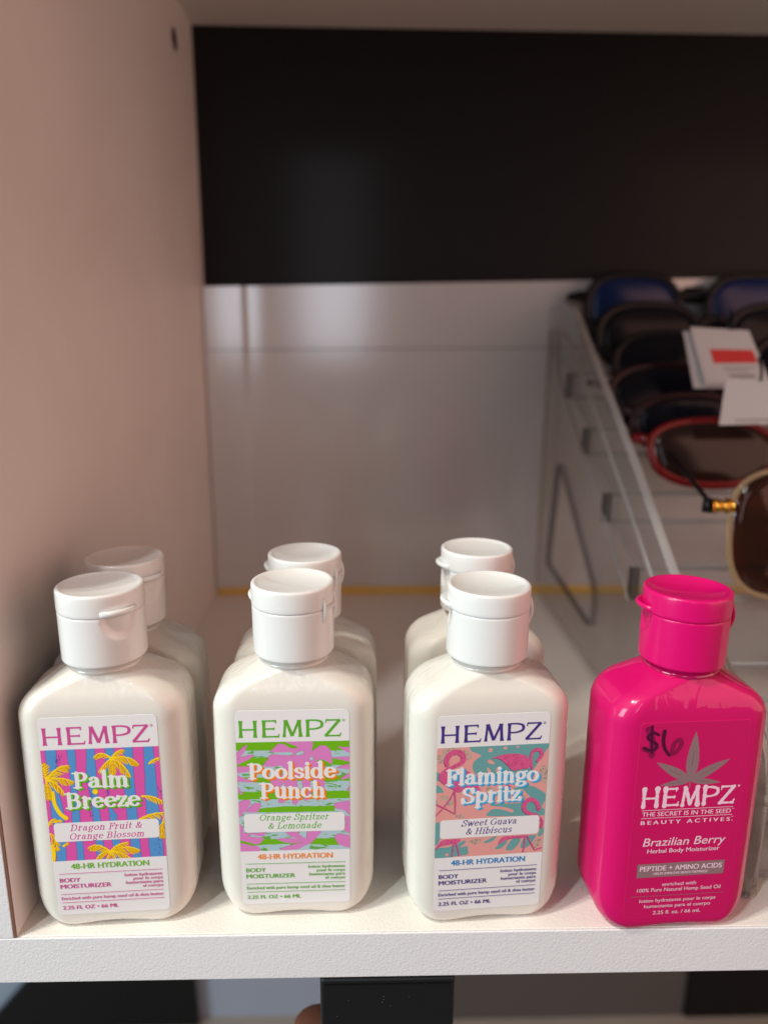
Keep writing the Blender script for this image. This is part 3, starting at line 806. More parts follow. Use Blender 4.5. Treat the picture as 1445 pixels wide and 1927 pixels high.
def bowed_sheet(name, zb, zt, y, th):
    """sheet whose left end curls a little towards the viewer; zb, zt give the edges as (left, slope)"""
    xs = [0.8 + 1.6 * i for i in range(30)] + [60 + 50 * i for i in range(11)]
    bow = lambda x: -0.085 * (30 - x) - 0.6 if x < 26 else (-0.085 / 28.0 * max(0, 40 - x) ** 2 * 0.99 if x < 40 else 0.0)  # bend added so the left end mirrors the window light as a pale band
    V, Fc = [], []
    for x in xs:
        for dy in (0, th):
            V += [(x, y + bow(x) * (1 if dy == 0 else .9) + dy, zb[0] + zb[1] * x), (x, y + bow(x) * (1 if dy == 0 else .9) + dy, zt[0] + zt[1] * x)]
    n = len(xs)
    for i in range(n - 1):
        a, b = 4 * i, 4 * (i + 1)
        Fc += [(a, b, b + 1, a + 1), (a + 3, b + 3, b + 2, a + 2), (a + 1, b + 1, b + 3, a + 3), (a + 2, b + 2, b, a)]
    Fc += [(0, 1, 3, 2), (4 * n - 4, 4 * n - 2, 4 * n - 1, 4 * n - 3)]
    # the front and back skins get their own vertices so that the rims stay crisp
    V2, F2, SM = [], [], []
    for kind in (0, 1):
        mp = {}
        for i, f in enumerate(Fc):
            if ((i % 4 < 2) and i < len(Fc) - 2) != (kind == 0):
                continue
            q = []
            for v in f:
                key = v if kind == 0 else (i, v)
                if key not in mp:
                    mp[key] = len(V2)
                    V2.append(V[v])
                q.append(mp[key])
            F2.append(tuple(q))
            SM.append(kind == 0)
    me = mesh(name, V2, F2)
    me.polygons.foreach_set('use_smooth', SM)
    return me


obj('lower_sheet', local(bowed_sheet('lower_sheet', (5.7, 0), (161.9, .0132), 291.0, 3.0), sheet), sheet, [M['white_gloss']])
obj('upper_sheet', local(bowed_sheet('upper_sheet', (162.4, .0132), (200.3, .0237), 291.4, 3.0), sheet), sheet, [M['white_gloss']])
obj('gold_trim', local(prism('gold_trim', [(0.8, 0.15), (560, 0.15), (560, 5.6), (0.8, 5.6)], 290.4, 296), sheet), sheet, [M['gold_trim']])

# lower compartment seen under the shelf edge
struct(obj('lower_shelf', box_mesh('lower_shelf', -420, 720, 0, 297, -370, -354, 0.4), mats=[M['tan_shelf']]))
struct(obj('lower_back_wall', box_mesh('lower_back_wall', -420, 720, 292, 297, -353.9, -15.7), mats=[M['grey_wall']]))
b1 = obj('display_board', prism('display_board', [(-196, -353.8), (-30, -353.8), (-38, -40), (-120, -40), (-150, -300)], 284, 290), mats=[M['black_board']])
tag(b1, 'black board leaning in the compartment under the left bottles', 'board')
b3 = obj('display_board', prism('display_board', [(150, -353.8), (353, -353.8), (353, -40), (150, -40)], 286, 290), mats=[M['dark_grey']])
tag(b3, 'dark grey board in the lower compartment between the black case and the black board', 'board')
b2 = obj('display_board', prism('display_board', [(354, -353.8), (700, -353.8), (700, -40), (357, -40)], 284, 290), mats=[M['black_board']])
tag(b2, 'black board in the lower compartment under the hot pink bottle', 'board')


# ------------------------------------------------------------------ lotion bottles
BW, BD = 23.0, 12.23          # half width, half depth
CZ0, CZ1, CZS = 81.6, 102.1, 95.7   # cap bottom, top, flip-lid seam


def ring_pts(hx, hy, r, z, arch=0.0):
    r = max(0.05, min(r, hx, hy))
    P = []
    nf, ns, na = 14, 10, 12
    for (cx, cy, a0, fx, fy) in ((hx - r, -hy + r, -90, 0, 1), (hx - r, hy - r, 0, -1, 0), (-hx + r, hy - r, 90, 0, -1), (-hx + r, -hy + r, 180, 1, 0)):
        for i in range(na + 1):
            a = math.radians(a0 + 90 * i / na)
            P.append((cx + r * math.cos(a), cy + r * math.sin(a)))
        # straight run to the next corner
        if a0 in (0, 180):
            n, L, d = nf, 2 * (hx - r), (-1, 0) if a0 == 0 else (1, 0)
        else:
            n, L, d = ns, 2 * (hy - r), (0, 1) if a0 == -90 else (0, -1)
        x, y = P[-1]
        for i in range(1, n):
            t = 0.5 - 0.5 * math.cos(math.pi * i / n)
            P.append((x + d[0] * L * t, y + d[1] * L * t))
    out = []
    for x, y in P:
        dz = arch * max(0.0, math.cos(min(1.0, abs(x) / 11.0) * math.pi / 2)) ** 1.5 if arch else 0
        out.append((x, y, z + dz))
    return out


def body_mesh(name):
    levels = []
    q = lambda z, run, h: run * (1 - math.sqrt(max(0.0, 1 - (1 - min(z / h, 1.0)) ** 2)))
    for z in (0, .12, .35, .7, 1.2, 1.9, 2.8, 3.8, 5.0, 6.4, 8.0, 9.6, 11.0):
        hx = BW - q(z, 8.0, 11.0)
        hy = BD - q(z, 2.6, 4.0)
        levels.append((hx, hy, 7.0 - 2.0 * q(z, 1, 11), z, 1.3 * max(0, 1 - z / 2.6)))
    for z in (14, 20, 28, 38, 48, 58, 63):
        levels.append((BW + 0.15 * math.sin(math.pi * (z - 11) / 55), BD, 7.0, z, 0))
    # rounded shoulder, then the sloping roof up to the neck
    for i in range(11):
        t = i / 10
        hx = (1 - t) ** 2 * BW + 2 * t * (1 - t) * BW + t * t * 17.2
        z = (1 - t) ** 2 * 65.5 + 2 * t * (1 - t) * 71.6 + t * t * 74.6
        hy = BD - 1.15 * t ** 2.2
        levels.append((hx, hy, 7.0 - 1.6 * t, z, 0))
    for i in range(1, 9):
        t = i / 8
        levels.append((17.2 + (9.6 - 17.2) * t, 11.08 + (9.4 - 11.08) * t, 5.4 + (9.4 - 5.4) * t ** 1.6, 74.6 + (79.2 - 74.6) * (t ** 1.1), 0))
    V, Fc = [], []
    for L in levels:
        V += ring_pts(*L)
    n = len(V) // len(levels)
    for i in range(len(levels) - 1):
        for j in range(n):
            j2 = (j + 1) % n
            Fc.append((i * n + j, i * n + j2, (i + 1) * n + j2, (i + 1) * n + j))
    c = len(V)
    V.append((0, 0, 1.2))
    for j in range(n):
        Fc.append((c, (j + 1) % n, j))
    c = len(V)
    V.append((0, 0, 79.2))
    b = (len(levels) - 1) * n
    for j in range(n):
        Fc.append((c, b + j, b + (j + 1) % n))
    return mesh(name, V, Fc, True)


def lathe(prof, n=128, disp=None):
    V, Fc = [], []
    k = len(prof)
    for r, z in prof:
        for j in range(n):
            a = 2 * math.pi * j / n
            rr, zz = disp(r, z, a) if disp else (r, z)
            V.append((rr * math.cos(a), rr * math.sin(a), zz))
    for i in range(k - 1):
        for j in range(n):
            j2 = (j + 1) % n
            Fc.append((i * n + j, i * n + j2, (i + 1) * n + j2, (i + 1) * n + j))
    return V, Fc


def cap_mesh(name):
    """threaded-on part of the cap; the thumb recess points along +x"""
    prof = [(9.5, CZ0 + 0.1), (11.2, CZ0), (11.45, CZ0 + .08), (11.55, CZ0 + .3)]
    for i in range(26):
        z = CZ0 + .6 + (CZS - .35 - CZ0 - .6) * i / 25
        prof.append((11.55 + 0.12 * i / 25, z))
    prof += [(11.62, CZS - .18), (11.48, CZS - .08), (10.2, CZS - .06)]

    def disp(r, z, a):
        a = (a + math.pi) % (2 * math.pi) - math.pi
        th = math.radians(27)
        e = (a / th) ** 2 + ((CZS - z) / 6.6) ** 2
        if e < 1 and r > 11:
            r -= 1.0 * min(1, (1 - e) * 2.2)
        return r, z
    V, Fc = lathe(prof, 160, disp)
    return mesh(name, V, Fc, True)


def lid_mesh(name, crease):
    R0 = 11.74
    prof = [(10.2, CZS + .05), (11.5, CZS + .06), (11.68, CZS + .14), (R0, CZS + .35)]
    prof += [(R0 + .02, CZS + 1 + i) for i in range(4)]
    for i in range(7):
        a = math.radians(90 * i / 6)
        prof.append((R0 - .75 + .75 * math.cos(a), CZ1 - .75 + .75 * math.sin(a)))
    prof += [(10.75, CZ1 - .02), (10.45, CZ1 - .12), (10.2, CZ1 - .34)]
    for i in range(1, 15):
        r = 10.2 * (1 - i / 14.0) + 0.01
        prof.append((r, CZ1 - .36))

    def disp(r, z, a):
        if z < CZ1 - .30 and r < 10.25 and z > CZ1 - 1:
            t = r / 10.2
            z -= 1.15 * (1 - t * t)
            y = r * math.sin(a)
            s = 1 / (1 + math.exp(-y * crease * 2.2)) if crease else 0.0
            z -= 0.75 * s * (1 - t ** 4)
        return r, z
    V, Fc = lathe(prof, 128, disp)
    c = len(V)
    V.append((0, 0, V[c - 1][2]))
    b = c - 128
    for j in range(128):
        Fc.append((c, b + j, b + (j + 1) % 128))
    return mesh(name, V, Fc, True)


def tab_mesh(name):
    V, Fc = [], []
    n = 26
    sec = 10
    for i in range(n + 1):
        a = math.radians(-27 + 54 * i / n)
        p = 2.1 * max(0.0, math.cos(math.pi / 2 * (2 * i / n - 1))) ** 0.7
        zc, hz = CZS + 1.05, 0.85
        for j in range(sec):
            th = 2 * math.pi * j / sec
            r = 11.2 + (p + 0.4) * (0.5 + 0.5 * math.cos(th)) ** 0.6
            V.append((r * math.cos(a), r * math.sin(a), zc + hz * math.sin(th) + 0.25 * p * (math.cos(th) > 0)))
    for i in range(n):
        for j in range(sec):
            j2 = (j + 1) % sec
            Fc.append((i * sec + j, (i + 1) * sec + j, (i + 1) * sec + j2, i * sec + j2))
    return mesh(name, V, Fc, True)


def hinge_mesh(name):
    V, Fc = [], []
    for a in (-15, 15):
        a = math.radians(180 + a)
        pts = []
        for i in range(15):
            t = i / 14
            r = 11.35 + 0.75 * math.sin(math.pi * t)
            pts.append((r * math.cos(a), r * math.sin(a), CZS - 3.8 + 7.2 * t))
        v, f = tube(pts, 0.6, 8)
        b = len(V)
        V += v
        Fc += [tuple(b + i for i in q) for q in f]
    # the living hinge between the straps
    pts = []
    for i in range(13):
        a = math.radians(180 - 13 + 26 * i / 12)
        pts.append((11.75 * math.cos(a), 11.75 * math.sin(a), CZS + .1))
    v, f = tube(pts, 0.75, 10)
    b = len(V)
    V += v
    Fc += [tuple(b + i for i in q) for q in f]
    return mesh(name, V, Fc, True)


def neck_mesh(name):
    V, Fc = lathe([(9.35, 78.6), (9.9, 79.0), (10.1, 79.5), (9.9, 80.0), (9.1, 80.3), (8.9, 81.0), (8.9, 82.4)], 96)
    return mesh(name, V, Fc, True)


INK_W = mat('white sticker paper', (0.80, 0.78, 0.775, 1), 0.38, coat=0.3, coat_rough=0.2)
LZ = 5.09
ART = (-15.87, 15.87, LZ + 18.05, LZ + 53.3)


def up(polys):
    return [[(p[0], p[1] + LZ) for p in q] for q in polys]


def base_label():
    L = Label(-BD)
    L.sheet(rrect(-15.87, 15.87, LZ, LZ + 62.98, 1.4), INK_W)
    return L


def rule(x0, x1, v, h=0.17):
    return [(x0, v - h / 2), (x1, v - h / 2), (x1, v + h / 2), (x0, v + h / 2)]


def title(L, lines, sh_col, sh_dark, white):
    word = []
    for text, x0, x1, v in lines:
        p, wd = letters(text, 0.155, 0.066, track=-0.02)
        word += up(fit(p, wd, x0, x1, v, 3.35))
    for st, m in ((6, sh_dark), (4, sh_col)):
        sh = []
        for i in range(1, st + 1):
            d = 0.115 * i
            sh += [[(q[0] + d, q[1] - d * 0.8) for q in p] for p in word]
        L.polys(sh, m, ART)
    L.polys(word, white, ART)


def words(L, main, accent, line1, line2):
    L.polys(up(flared(-14.9, 13.6, 54.75, 5.25, 0.80)), main)
    L.polys(up([circ(14.25, 59.75, .38)]), main)
    L.polys(up([circ(14.25, 59.75, .2)]), INK_W)
    L.polys(up([rrect(-14.5, 14.4, 24.35, 30.45, 1.0)]), INK_W)
    it = []
    for text, x0, x1, v in (line1, line2):
        p, wd = letters(text, 0.105, 0.058, track=0.06, slant=0.24)
        it += up(fit(p, wd, x0, x1, v, 1.42))
    L.polys(it, main)
    T = lambda text, x0, x1, v, h, m, **k: L.polys(up(sans_fit(text, x0, x1, v, h, **k)), m)
    T('48-HR HYDRATION', -11.0, 10.75, 15.3, 1.85, accent, bold=0.024)
    T('BODY', -14.47, -8.8, 11.0, 1.45, main, bold=0.024)
    T('MOISTURIZER', -14.47, -0.3, 8.92, 1.45, main, bold=0.024)
    T('lotion hydratante', 3.7, 14.35, 12.0, 1.08, main, bold=0.018)
    T('pour le corps', 6.1, 14.35, 10.7, 1.08, main, bold=0.018)
    T('humectante para', 3.9, 14.35, 9.4, 1.08, main, bold=0.018)
    T('el cuerpo', 8.6, 14.35, 8.1, 1.08, main, bold=0.018)
    T('Enriched with pure hemp seed oil & shea butter', -14.5, 14.35, 5.1, 1.12, main, bold=0.018)
    T('2.25 FL OZ \u2022 66 ML', -14.45, 1.2, 1.85, 1.3, main, bold=0.024)
    L.polys(up([rule(-14.5, 14.5, 13.85), rule(-14.5, 14.4, 7.02), rule(-14.5, 14.4, 4.2)]), main)


def wavy(poly, amp, seed, n=5):
    r = random.Random(seed)
    o = []
    for i, p in enumerate(poly):
        q = poly[(i + 1) % len(poly)]
        for j in range(n):
            t = j / n
            o.append((p[0] + (q[0] - p[0]) * t + r.uniform(-amp, amp), p[1] + (q[1] - p[1]) * t + r.uniform(-amp, amp)))
    return o


def soft(poly, n=5):
    """closed smooth outline through the points"""
    P = [Vector(p) for p in poly]
    k = len(P)
    o = []
    for i in range(k):
        a, b, c, d = P[i - 1], P[i], P[(i + 1) % k], P[(i + 2) % k]
        for j in range(n):
            t = j / n
            q = 0.5 * ((2 * b) + (c - a) * t + (2 * a - 5 * b + 4 * c - d) * t * t + (3 * b - a - 3 * c + d) * t ** 3)
            o.append((q.x, q.y))
    return o


def outline(polys, wd):
    o = []
    for p in polys:
        o += ribbon(list(p) + [p[0]], lambda t, tg: wd, False)
    return o


def frond(a, c, b, rnd):
    sp = bez(a, c, b, 16)
    L = sum((sp[i + 1] - sp[i]).length for i in range(16))
    body, gaps = [], []
    body += ribbon(sp, lambda t, tg: 0.30 * (1 - 0.55 * t))
    nl = max(4, int(L / 0.62))
    for i in range(nl):
        t = 0.16 + 0.82 * i / (nl - 1)
        p = sp[min(16, int(t * 16))]
        tg = (sp[min(16, int(t * 16) + 1)] - sp[max(0, int(t * 16) - 1)]).normalized()
        ln = L * 0.30 * math.sin(math.pi * (0.18 + 0.74 * t)) + 0.25
        for sg in (1, -1):
            nrm = Vector((-tg.y, tg.x)) * sg
            f = 1.0 if nrm.y < 0 or abs(nrm.y) < 0.25 else 0.22
            d = (tg * 0.75 + nrm * 0.75 + Vector((0, -0.35))).normalized()
            e = p + d * ln * f * rnd.uniform(.85, 1.1)
            mid = p.lerp(e, .5) + Vector((0, 0.12))
            body += ribbon(bez(p, mid, e, 5), lambda t, tg: 0.235 * (1 - 0.7 * t), True, 6)
            if f == 1.0 and i % 1 == 0:
                o2 = tg * 0.30
                gaps += ribbon(bez(p + o2 + nrm * .12, mid + o2, p.lerp(e, .8) + o2, 4), lambda t, tg: 0.085 * (1 - 0.5 * t), True, 5)
    return body, gaps


def label_palm():
    L = base_label()
    pink = ink('pink ink', 218, 84, 165)
    blue = ink('sky blue ink', 84, 146, 204)
    violet = ink('violet ink', 92, 60, 150)
    yel = ink('yellow ink', 252, 214, 12)
    ora = ink('orange ink', 196, 116, 28)
    grn = ink('bright green ink', 112, 186, 20)
    dgr = ink('green ink', 62, 138, 36)
    main = ink('rose ink', 204, 74, 148)
    L.add([[(ART[0], ART[2]), (ART[1], ART[2]), (ART[1], ART[3]), (ART[0], ART[3])]], pink)
    st = [wavy(p, 0.09, i, 4) for i, p in enumerate(up(PALM_STRIPES))]
    L.polys(outline(st, 0.10), violet, ART)
    L.polys(st, blue, ART)
    r = random.Random(5)
    sc = []
    for (x, v, h, n) in ((-11.6, 47, 9, 60), (-3.4, 38.5, 6, 30), (-4.2, 33.3, 3, 14), (1.2, 39, 2, 10), (13.8, 21, 5, 16), (15.3, 39.5, 4, 12)):
        for i in range(n):
            a = x + r.gauss(0, .45), v + LZ + r.uniform(-h / 2, h / 2)
            sc += ribbon([a, (a[0] + r.uniform(-.12, .12), a[1] + r.uniform(.2, .7))], lambda t, tg: 0.06, False)
    L.polys(sc, violet, ART)
    body, gaps, halo = [], [], []
    rnd = random.Random(2)
    for a, c, b in PALM_FRONDS:
        p, g = frond(*[(q[0], q[1] + LZ) for q in (a, c, b)], rnd)
        body += p
        gaps += g
    for i, t in enumerate(PALM_TRUNKS):
        body += ribbon(smooth_pts([Vector((q[0], q[1] + LZ)) for q in t], 6), lambda t, tg: (0.42 + 0.22 * t) * (1.5 if i else 1), True, 10)
    body.append(circ(PALM_DOT[0][0], PALM_DOT[0][1] + LZ, .75, .85))
    L.polys([[(q[0] + .13, q[1] - .12) for q in p] for p in body], ora, ART)
    L.polys(body, yel, ART)
    L.polys(gaps, ora, ART)
    title(L, [('Palm', -8.0, 7.1, 41.3), ('Breeze', -10.6, 9.8, 34.95)], grn, dgr, INK_W)
    words(L, main, grn, ('Dragon Fruit &', -10.2, 9.6, 27.75), ('Orange Blossom', -10.7, 10.1, 24.95))
    return L.mesh('label')


def label_pool():
    L = base_label()
    gray = speckled_ink('pale blue ink', (172, 198, 204), (98, 168, 60), 900, .56, .60, (.35, 1, 1))
    grn = ink('lime ink', 110, 178, 12)
    pink = ink('orchid ink', 216, 126, 190)
    dark = ink('maroon ink', 150, 92, 96)
    oran = ink('orange print', 246, 140, 24)
    orad = ink('deep orange print', 226, 112, 20)
    main = ink('leaf green ink', 92, 172, 36)
    L.add([[(ART[0], ART[2]), (ART[1], ART[2]), (ART[1], ART[3]), (ART[0], ART[3])]], gray)
    bands = [wavy(p, 0.10, i, 6) for i, p in enumerate(up(POOL_BANDS))]
    L.polys(bands, grn, ART)
    pk = [soft(p, 4) for p in up(POOL_PINK)]
    L.polys([[(q[0] - .10, q[1] + .06) for q in p] for p in pk], dark, ART)
    L.polys(pk, pink, ART)
    gp = [soft(p, 4) for p in up(POOL_GRAY)]
    L.polys(outline(gp, .08), dark, ART)
    L.polys(gp, gray, ART)
    title(L, [('Poolside', -12.8, 12.1, 41.75), ('Punch', -9.7, 9.0, 35.5)], oran, orad, INK_W)
    words(L, main, oran, ('Orange Spritzer', -10.2, 9.7, 28.2), ('& Lemonade', -7.9, 7.6, 25.4))
    return L.mesh('label')


def label_flamingo():
    L = base_label()
    sal = ink('salmon ink', 224, 156, 150)
    teal = ink('teal ink', 104, 160, 160)
    gray = speckled_ink('warm grey ink', (196, 166, 152), (160, 128, 118), 1500, .5, .6)
    pink = speckled_ink('flamingo pink ink', (216, 92, 142), (200, 72, 124), 1600, .45, .6)
    navy = ink('navy ink', 70, 40, 90)
    cyan = ink('cyan ink', 66, 180, 226)
    cyad = ink('blue ink', 22, 130, 196)
    main = ink('indigo ink', 66, 46, 132)
    L.add([[(ART[0], ART[2]), (ART[1], ART[2]), (ART[1], ART[3]), (ART[0], ART[3])]], sal)
    L.polys([soft(p, 4) for p in up(FLAM_GRAY)], gray, ART)
    tl = [soft(p, 4) for p in up(FLAM_TEAL)]
    L.polys(tl, teal, ART)
    L.polys([soft(p, 4) for p in up(FLAM_SALMON)], sal, ART)
    legs = []
    for p in up(FLAM_LEGS):
        legs += ribbon(p, lambda t, tg: .2, True, 6)
    birds = [soft(p, 4) for p in up(FLAM_PINK)]
    for p, wd in FLAM_NECKS:
        q = smooth_pts([Vector((a[0], a[1] + LZ)) for a in p], 6)
        birds += ribbon(q, lambda t, tg, wd=wd: wd * (0.35 + .28 * math.sin(math.pi * min(1, .15 + t))), True, 10)
    L.polys([[(q[0] - .12, q[1] - .10) for q in p] for p in birds + legs], navy, ART)
    L.polys(birds + legs, pink, ART)
    title(L, [('Flamingo', -13.3, 13.5, 41.6), ('Spritz', -8.6, 8.6, 35.6)], cyan, cyad, INK_W)
    words(L, main, cyad, ('Sweet Guava', -8.4, 7.7, 28.1), ('& Hibiscus', -7.2, 6.3, 25.35))
    return L.mesh('label')


def label_pink():
    L = Label(-BD)
    clear = mat('clear pink label film', (0.60, 0.0020, 0.115, 1), 0.36, coat=0.5, coat_rough=0.15)
    rim = ink('film rim', 214, 26, 108)
    wh = ink('pale lettering', 238, 206, 222)
    gr = mat('pewter ink', rgb(142, 112, 116), 0.4)
    vein = ink('dark vein', 96, 44, 62)
    mark = mat('marker', rgb(76, 4, 52), 0.35)
    mark2 = mat('smudged marker', rgb(138, 6, 72), 0.4)
    L.sheet(rrect(-15.75, 15.75, 5.0, 67.8, 1.2), rim)
    L.polys([rrect(-15.62, 15.62, 5.13, 67.67, 1.1)], clear)
    c = (-0.1, 49.7)
    leaves, veins = [], []
    for tx, tz, wd in ((0.1, 64.7, 1.85), (-10.3, 55.75, 1.45), (10.65, 55.95, 1.45), (-8.65, 48.5, .9), (8.8, 48.75, .9)):
        A, B = Vector(c), Vector((tx, tz))
        d = (B - A)
        nrm = Vector((-d.y, d.x)).normalized()
        k = 22
        l, r = [], []
        for i in range(k + 1):
            t = i / k
            h = wd * (math.sin(math.pi * t ** 0.8) ** 0.9) * (1 - .25 * t) + 0.05
            h += 0.12 * (i % 2) * (0.1 < t < .95)
            p = A + d * t
            l.append(tuple(p + nrm * h))
            r.append(tuple(p - nrm * h))
        leaves.append(l + r[::-1])
        veins += ribbon([tuple(A + d * .28), tuple(A + d * .62)], lambda t, tg: .13 * math.sin(math.pi * (0.1 + .8 * t)), False)
    leaves.append([(-.25, 49.8), (.15, 49.8), (0.0, 47.4), (-.3, 47.5)])
    L.polys(leaves, gr)
    L.polys(veins, vein)
    L.polys(flared(-13.4, 13.4, 41.95, 5.55, 0.98, rough=0.22, thin=.62), wh)
    L.polys([circ(14.3, 47.4, .3), rule(-13.2, 13.4, 40.78, .16), rule(-13.2, 13.4, 38.25, .16)], wh)
    T = lambda text, x0, x1, z, h, m=wh, **k: L.polys(sans_fit(text, x0, x1, z, h, **k), m)
    T('THE SECRET IS IN THE SEED', -13.0, 12.9, 38.85, 1.42, bold=.012)
    T('BEAUTY ACTIVES', -13.1, 12.9, 36.25, 1.25, bold=.028, space=1.5)
    L.polys([circ(13.6, 36.4, .14), rule(13.2, 13.9, 40.2, .1), rule(13.2, 13.9, 37.6, .1)], wh)
    T('Brazilian Berry', -11.9, 12.4, 29.15, 2.75, bold=.006, shear=.18)
    T('Herbal Body Moisturizer', -10.4, 10.9, 26.85, 1.42, bold=.012)
    L.add([[(-12.85, 18.8), (13.0, 18.95), (13.0, 23.5), (-12.85, 23.3)]], gr)
    T('PEPTIDE + AMINO ACIDS', -12.0, 12.3, 20.95, 1.7, bold=.020)
    T("HELPS IMPROVE SKIN'S FIRMNESS", -7.85, 8.15, 19.6, .8, bold=.016)
    T('enriched with', -4.95, 5.2, 15.75, 1.2, bold=.012)
    T('100% Pure Natural Hemp Seed Oil', -12.25, 12.7, 13.95, 1.25, bold=.012)
    L.polys([rule(-13.8, 13.8, 12.5, .15)], gr)
    T('lotion hydratante pour le corps', -11.25, 11.6, 10.4, 1.2, bold=.012)
    T('humectante para el cuerpo', -9.7, 10.2, 8.5, 1.2, bold=.012)
    T('2.25 fl. oz. / 66 mL', -6.85, 7.45, 6.2, 1.25, bold=.014)
    # the price written by hand in marker pen
    dol = ribbon(Sm((-10.6, 64.2), (-12.2, 64.9), (-13.6, 63.6), (-12.4, 62.4), (-10.9, 61.4), (-11.2, 60.0), (-12.8, 59.6), (-14.3, 60.4)), lambda t, tg: .42, True)
    bar = ribbon(Sm((-12.6, 66.8), (-12.4, 63.5), (-12.2, 60.4), (-12.0, 58.6)), lambda t, tg: .38 - .12 * t, True)
    L.polys(ribbon(Sm((-13.6, 66.0), (-12.2, 62.4), (-12.0, 58.0)), lambda t, tg: .85, True) +
            ribbon(Sm((-14.4, 60.2), (-12.4, 59.4), (-10.8, 60.6)), lambda t, tg: .7, True) +
            ribbon(Sm((-6.9, 58.0), (-5.2, 58.7), (-3.9, 61.0), (-4.4, 62.6), (-5.9, 61.4), (-6.4, 59.3)), lambda t, tg: .55, True), mark2)
    L.polys(dol + bar + ribbon(Sm((-9.0, 65.3), (-9.1, 62.6), (-8.5, 60.0), (-7.0, 57.9)), lambda t, tg: .52 - .1 * t, True), mark)
    return L.mesh('label')


WB, WC, WN = body_mesh('bottle_body'), cap_mesh('cap'), neck_mesh('neck')
WLC, WLP, WT, WH = lid_mesh('cap_lid', -1.0), lid_mesh('cap_lid', 0.0), tab_mesh('thumb_tab'), hinge_mesh('hinge')
for q, mm in ((WB, 'bottle_white'), (WC, 'cap_white'), (WN, 'neck_clear'), (WLC, 'cap_white'), (WLP, 'cap_white'), (WT, 'cap_white'), (WH, 'cap_white')):
    q.materials.append(M[mm])


def bottle(loc, rz, cap_rz, label_me, meshes, label):
    """lotion_bottle > bottle_body, neck, label, cap (> cap_lid, thumb_tab, hinge)"""
    B, C, N, LID, T, Hn = meshes
    t = empty('lotion_bottle', (loc[0], loc[1], 0.05), rz)
    tag(t, label, 'bottle', 'lotion bottles on the shelf')
    obj('bottle_body', B, t)
    obj('neck', N, t)
    if label_me:
        obj('label', label_me, t)
    c = obj('cap', C, t)
    c.rotation_euler = (0, 0, cap_rz)
    obj('cap_lid', LID, c)
    obj('thumb_tab', T, c)
    obj('hinge', Hn, c)
    return t


R_ = math.radians
wm = (WB, WC, WN, WLC, WT, WH)
wp = (WB, WC, WN, WLP, WT, WH)
LP, LO, LF, LK = label_palm(), label_pool(), label_flamingo(), label_pink()
bottle((26.6, 15.92), .058, R_(-50), LP, wp, 'white lotion bottle with blue and pink striped palm tree label, next to the side wall')
bottle((79.8, 18.57), .020, R_(156), LO, wm, 'white lotion bottle with green striped label and pink leaves')
bottle((135.27, 15.48), .071, R_(172), LF, wm, 'white lotion bottle with salmon and teal flamingo label')
bottle((24.9, 42.6), .05, R_(-38), LP, wp, 'white lotion bottle behind the palm tree label bottle, against the side wall')
bottle((81.0, 46.4), .02, R_(163), LO, wm, 'white lotion bottle half hidden behind the green striped label bottle')
bottle((137.3, 52.2), .05, R_(186), LF, wp, 'white lotion bottle half hidden behind the flamingo label bottle')


def recol(me, mm):
    me = me.copy()
    me.materials.clear()
    me.materials.append(M[mm])
    return me


pm = (recol(WB, 'bottle_pink'), recol(WC, 'cap_pink'), recol(WN, 'neck_pink'), recol(WLC, 'cap_pink'), recol(WT, 'cap_pink'), recol(WH, 'cap_pink'))
bottle((190.0, 11.3), .057, R_(170), LK, pm, 'hot pink lotion bottle with grey leaf emblem and handwritten six dollar price')


# ------------------------------------------------------------------ clear acrylic stepped display with sunglasses
PROFILE = [(12, 0.1), (300, 0.1), (300, 184), (299, 187), (296, 189), (250, 188.6), (243, 187.4), (236, 183.6), (130, 116), (84, 83.5),
           (26, 56.5), (19, 52.5), (14.5, 47), (12.2, 40)]
HOLE = [(256, 92), (253, 97), (249, 97), (176, 48), (171.5, 43), (170.5, 36), (171.5, 26), (174, 23.6), (178, 23.2), (262, 29.5), (265, 31), (265.8, 35)]


def panel_mesh(name, x0, th):
    cu = bpy.data.curves.new('panel', 'CURVE')
    cu.dimensions = '2D'
    cu.fill_mode = 'BOTH'
    cu.extrude = th / 2 * S
    cu.bevel_depth = 0.25 * S
    cu.bevel_resolution = 1
    for pts in (PROFILE, HOLE):
        sp = cu.splines.new('POLY')
        sp.points.add(len(pts) - 1)
        for p, q in zip(sp.points, pts):
            p.co = (q[0] * S, q[1] * S, 0, 1)
        sp.use_cyclic_u = True
    o = bpy.data.objects.new('panel', cu)
    COL.objects.link(o)
    dg = bpy.context.evaluated_depsgraph_get()
    me = bpy.data.meshes.new_from_object(o.evaluated_get(dg))
    bpy.data.objects.remove(o)
    for v in me.vertices:
        y, z, x = v.co
        v.co = (x + (x0 + th / 2) * S, y, z)
    me.flip_normals()
    me.update()
    me.materials.clear()
    me.materials.append(M['acrylic'])
    me.materials.append(M['acrylic_edge'])
    me.materials.append(M['acrylic_slot'])
    for p in me.polygons:
        p.material_index = 0 if abs(p.normal.x) > 0.9 else 1
        c = p.center / S
        if p.material_index and 168 < c.y < 268 and 20 < c.z < 99 and c.z < 83.5 + (c.y - 84) * .62 - 18:
            p.material_index = 2
    me.name = name
    return me


org = empty('sunglasses_display', (340, 150, 0.1))
tag(org, 'clear acrylic stepped sunglasses display standing beside the hot pink bottle', 'display stand')


def kid(name, me, parent, mats=()):
    """add a part whose mesh is written in world millimetres"""
    inv = parent.matrix_basis.inverted()
    p = parent.parent
    while p is not None:
        inv = inv @ p.matrix_basis.inverted()
        p = p.parent
    me.transform(inv)
    return obj(name, me, parent, mats)


kid('side_panel', panel_mesh('side_panel', 216.4, 3.4), org)
kid('side_panel', panel_mesh('side_panel', 470.0, 3.4), org)


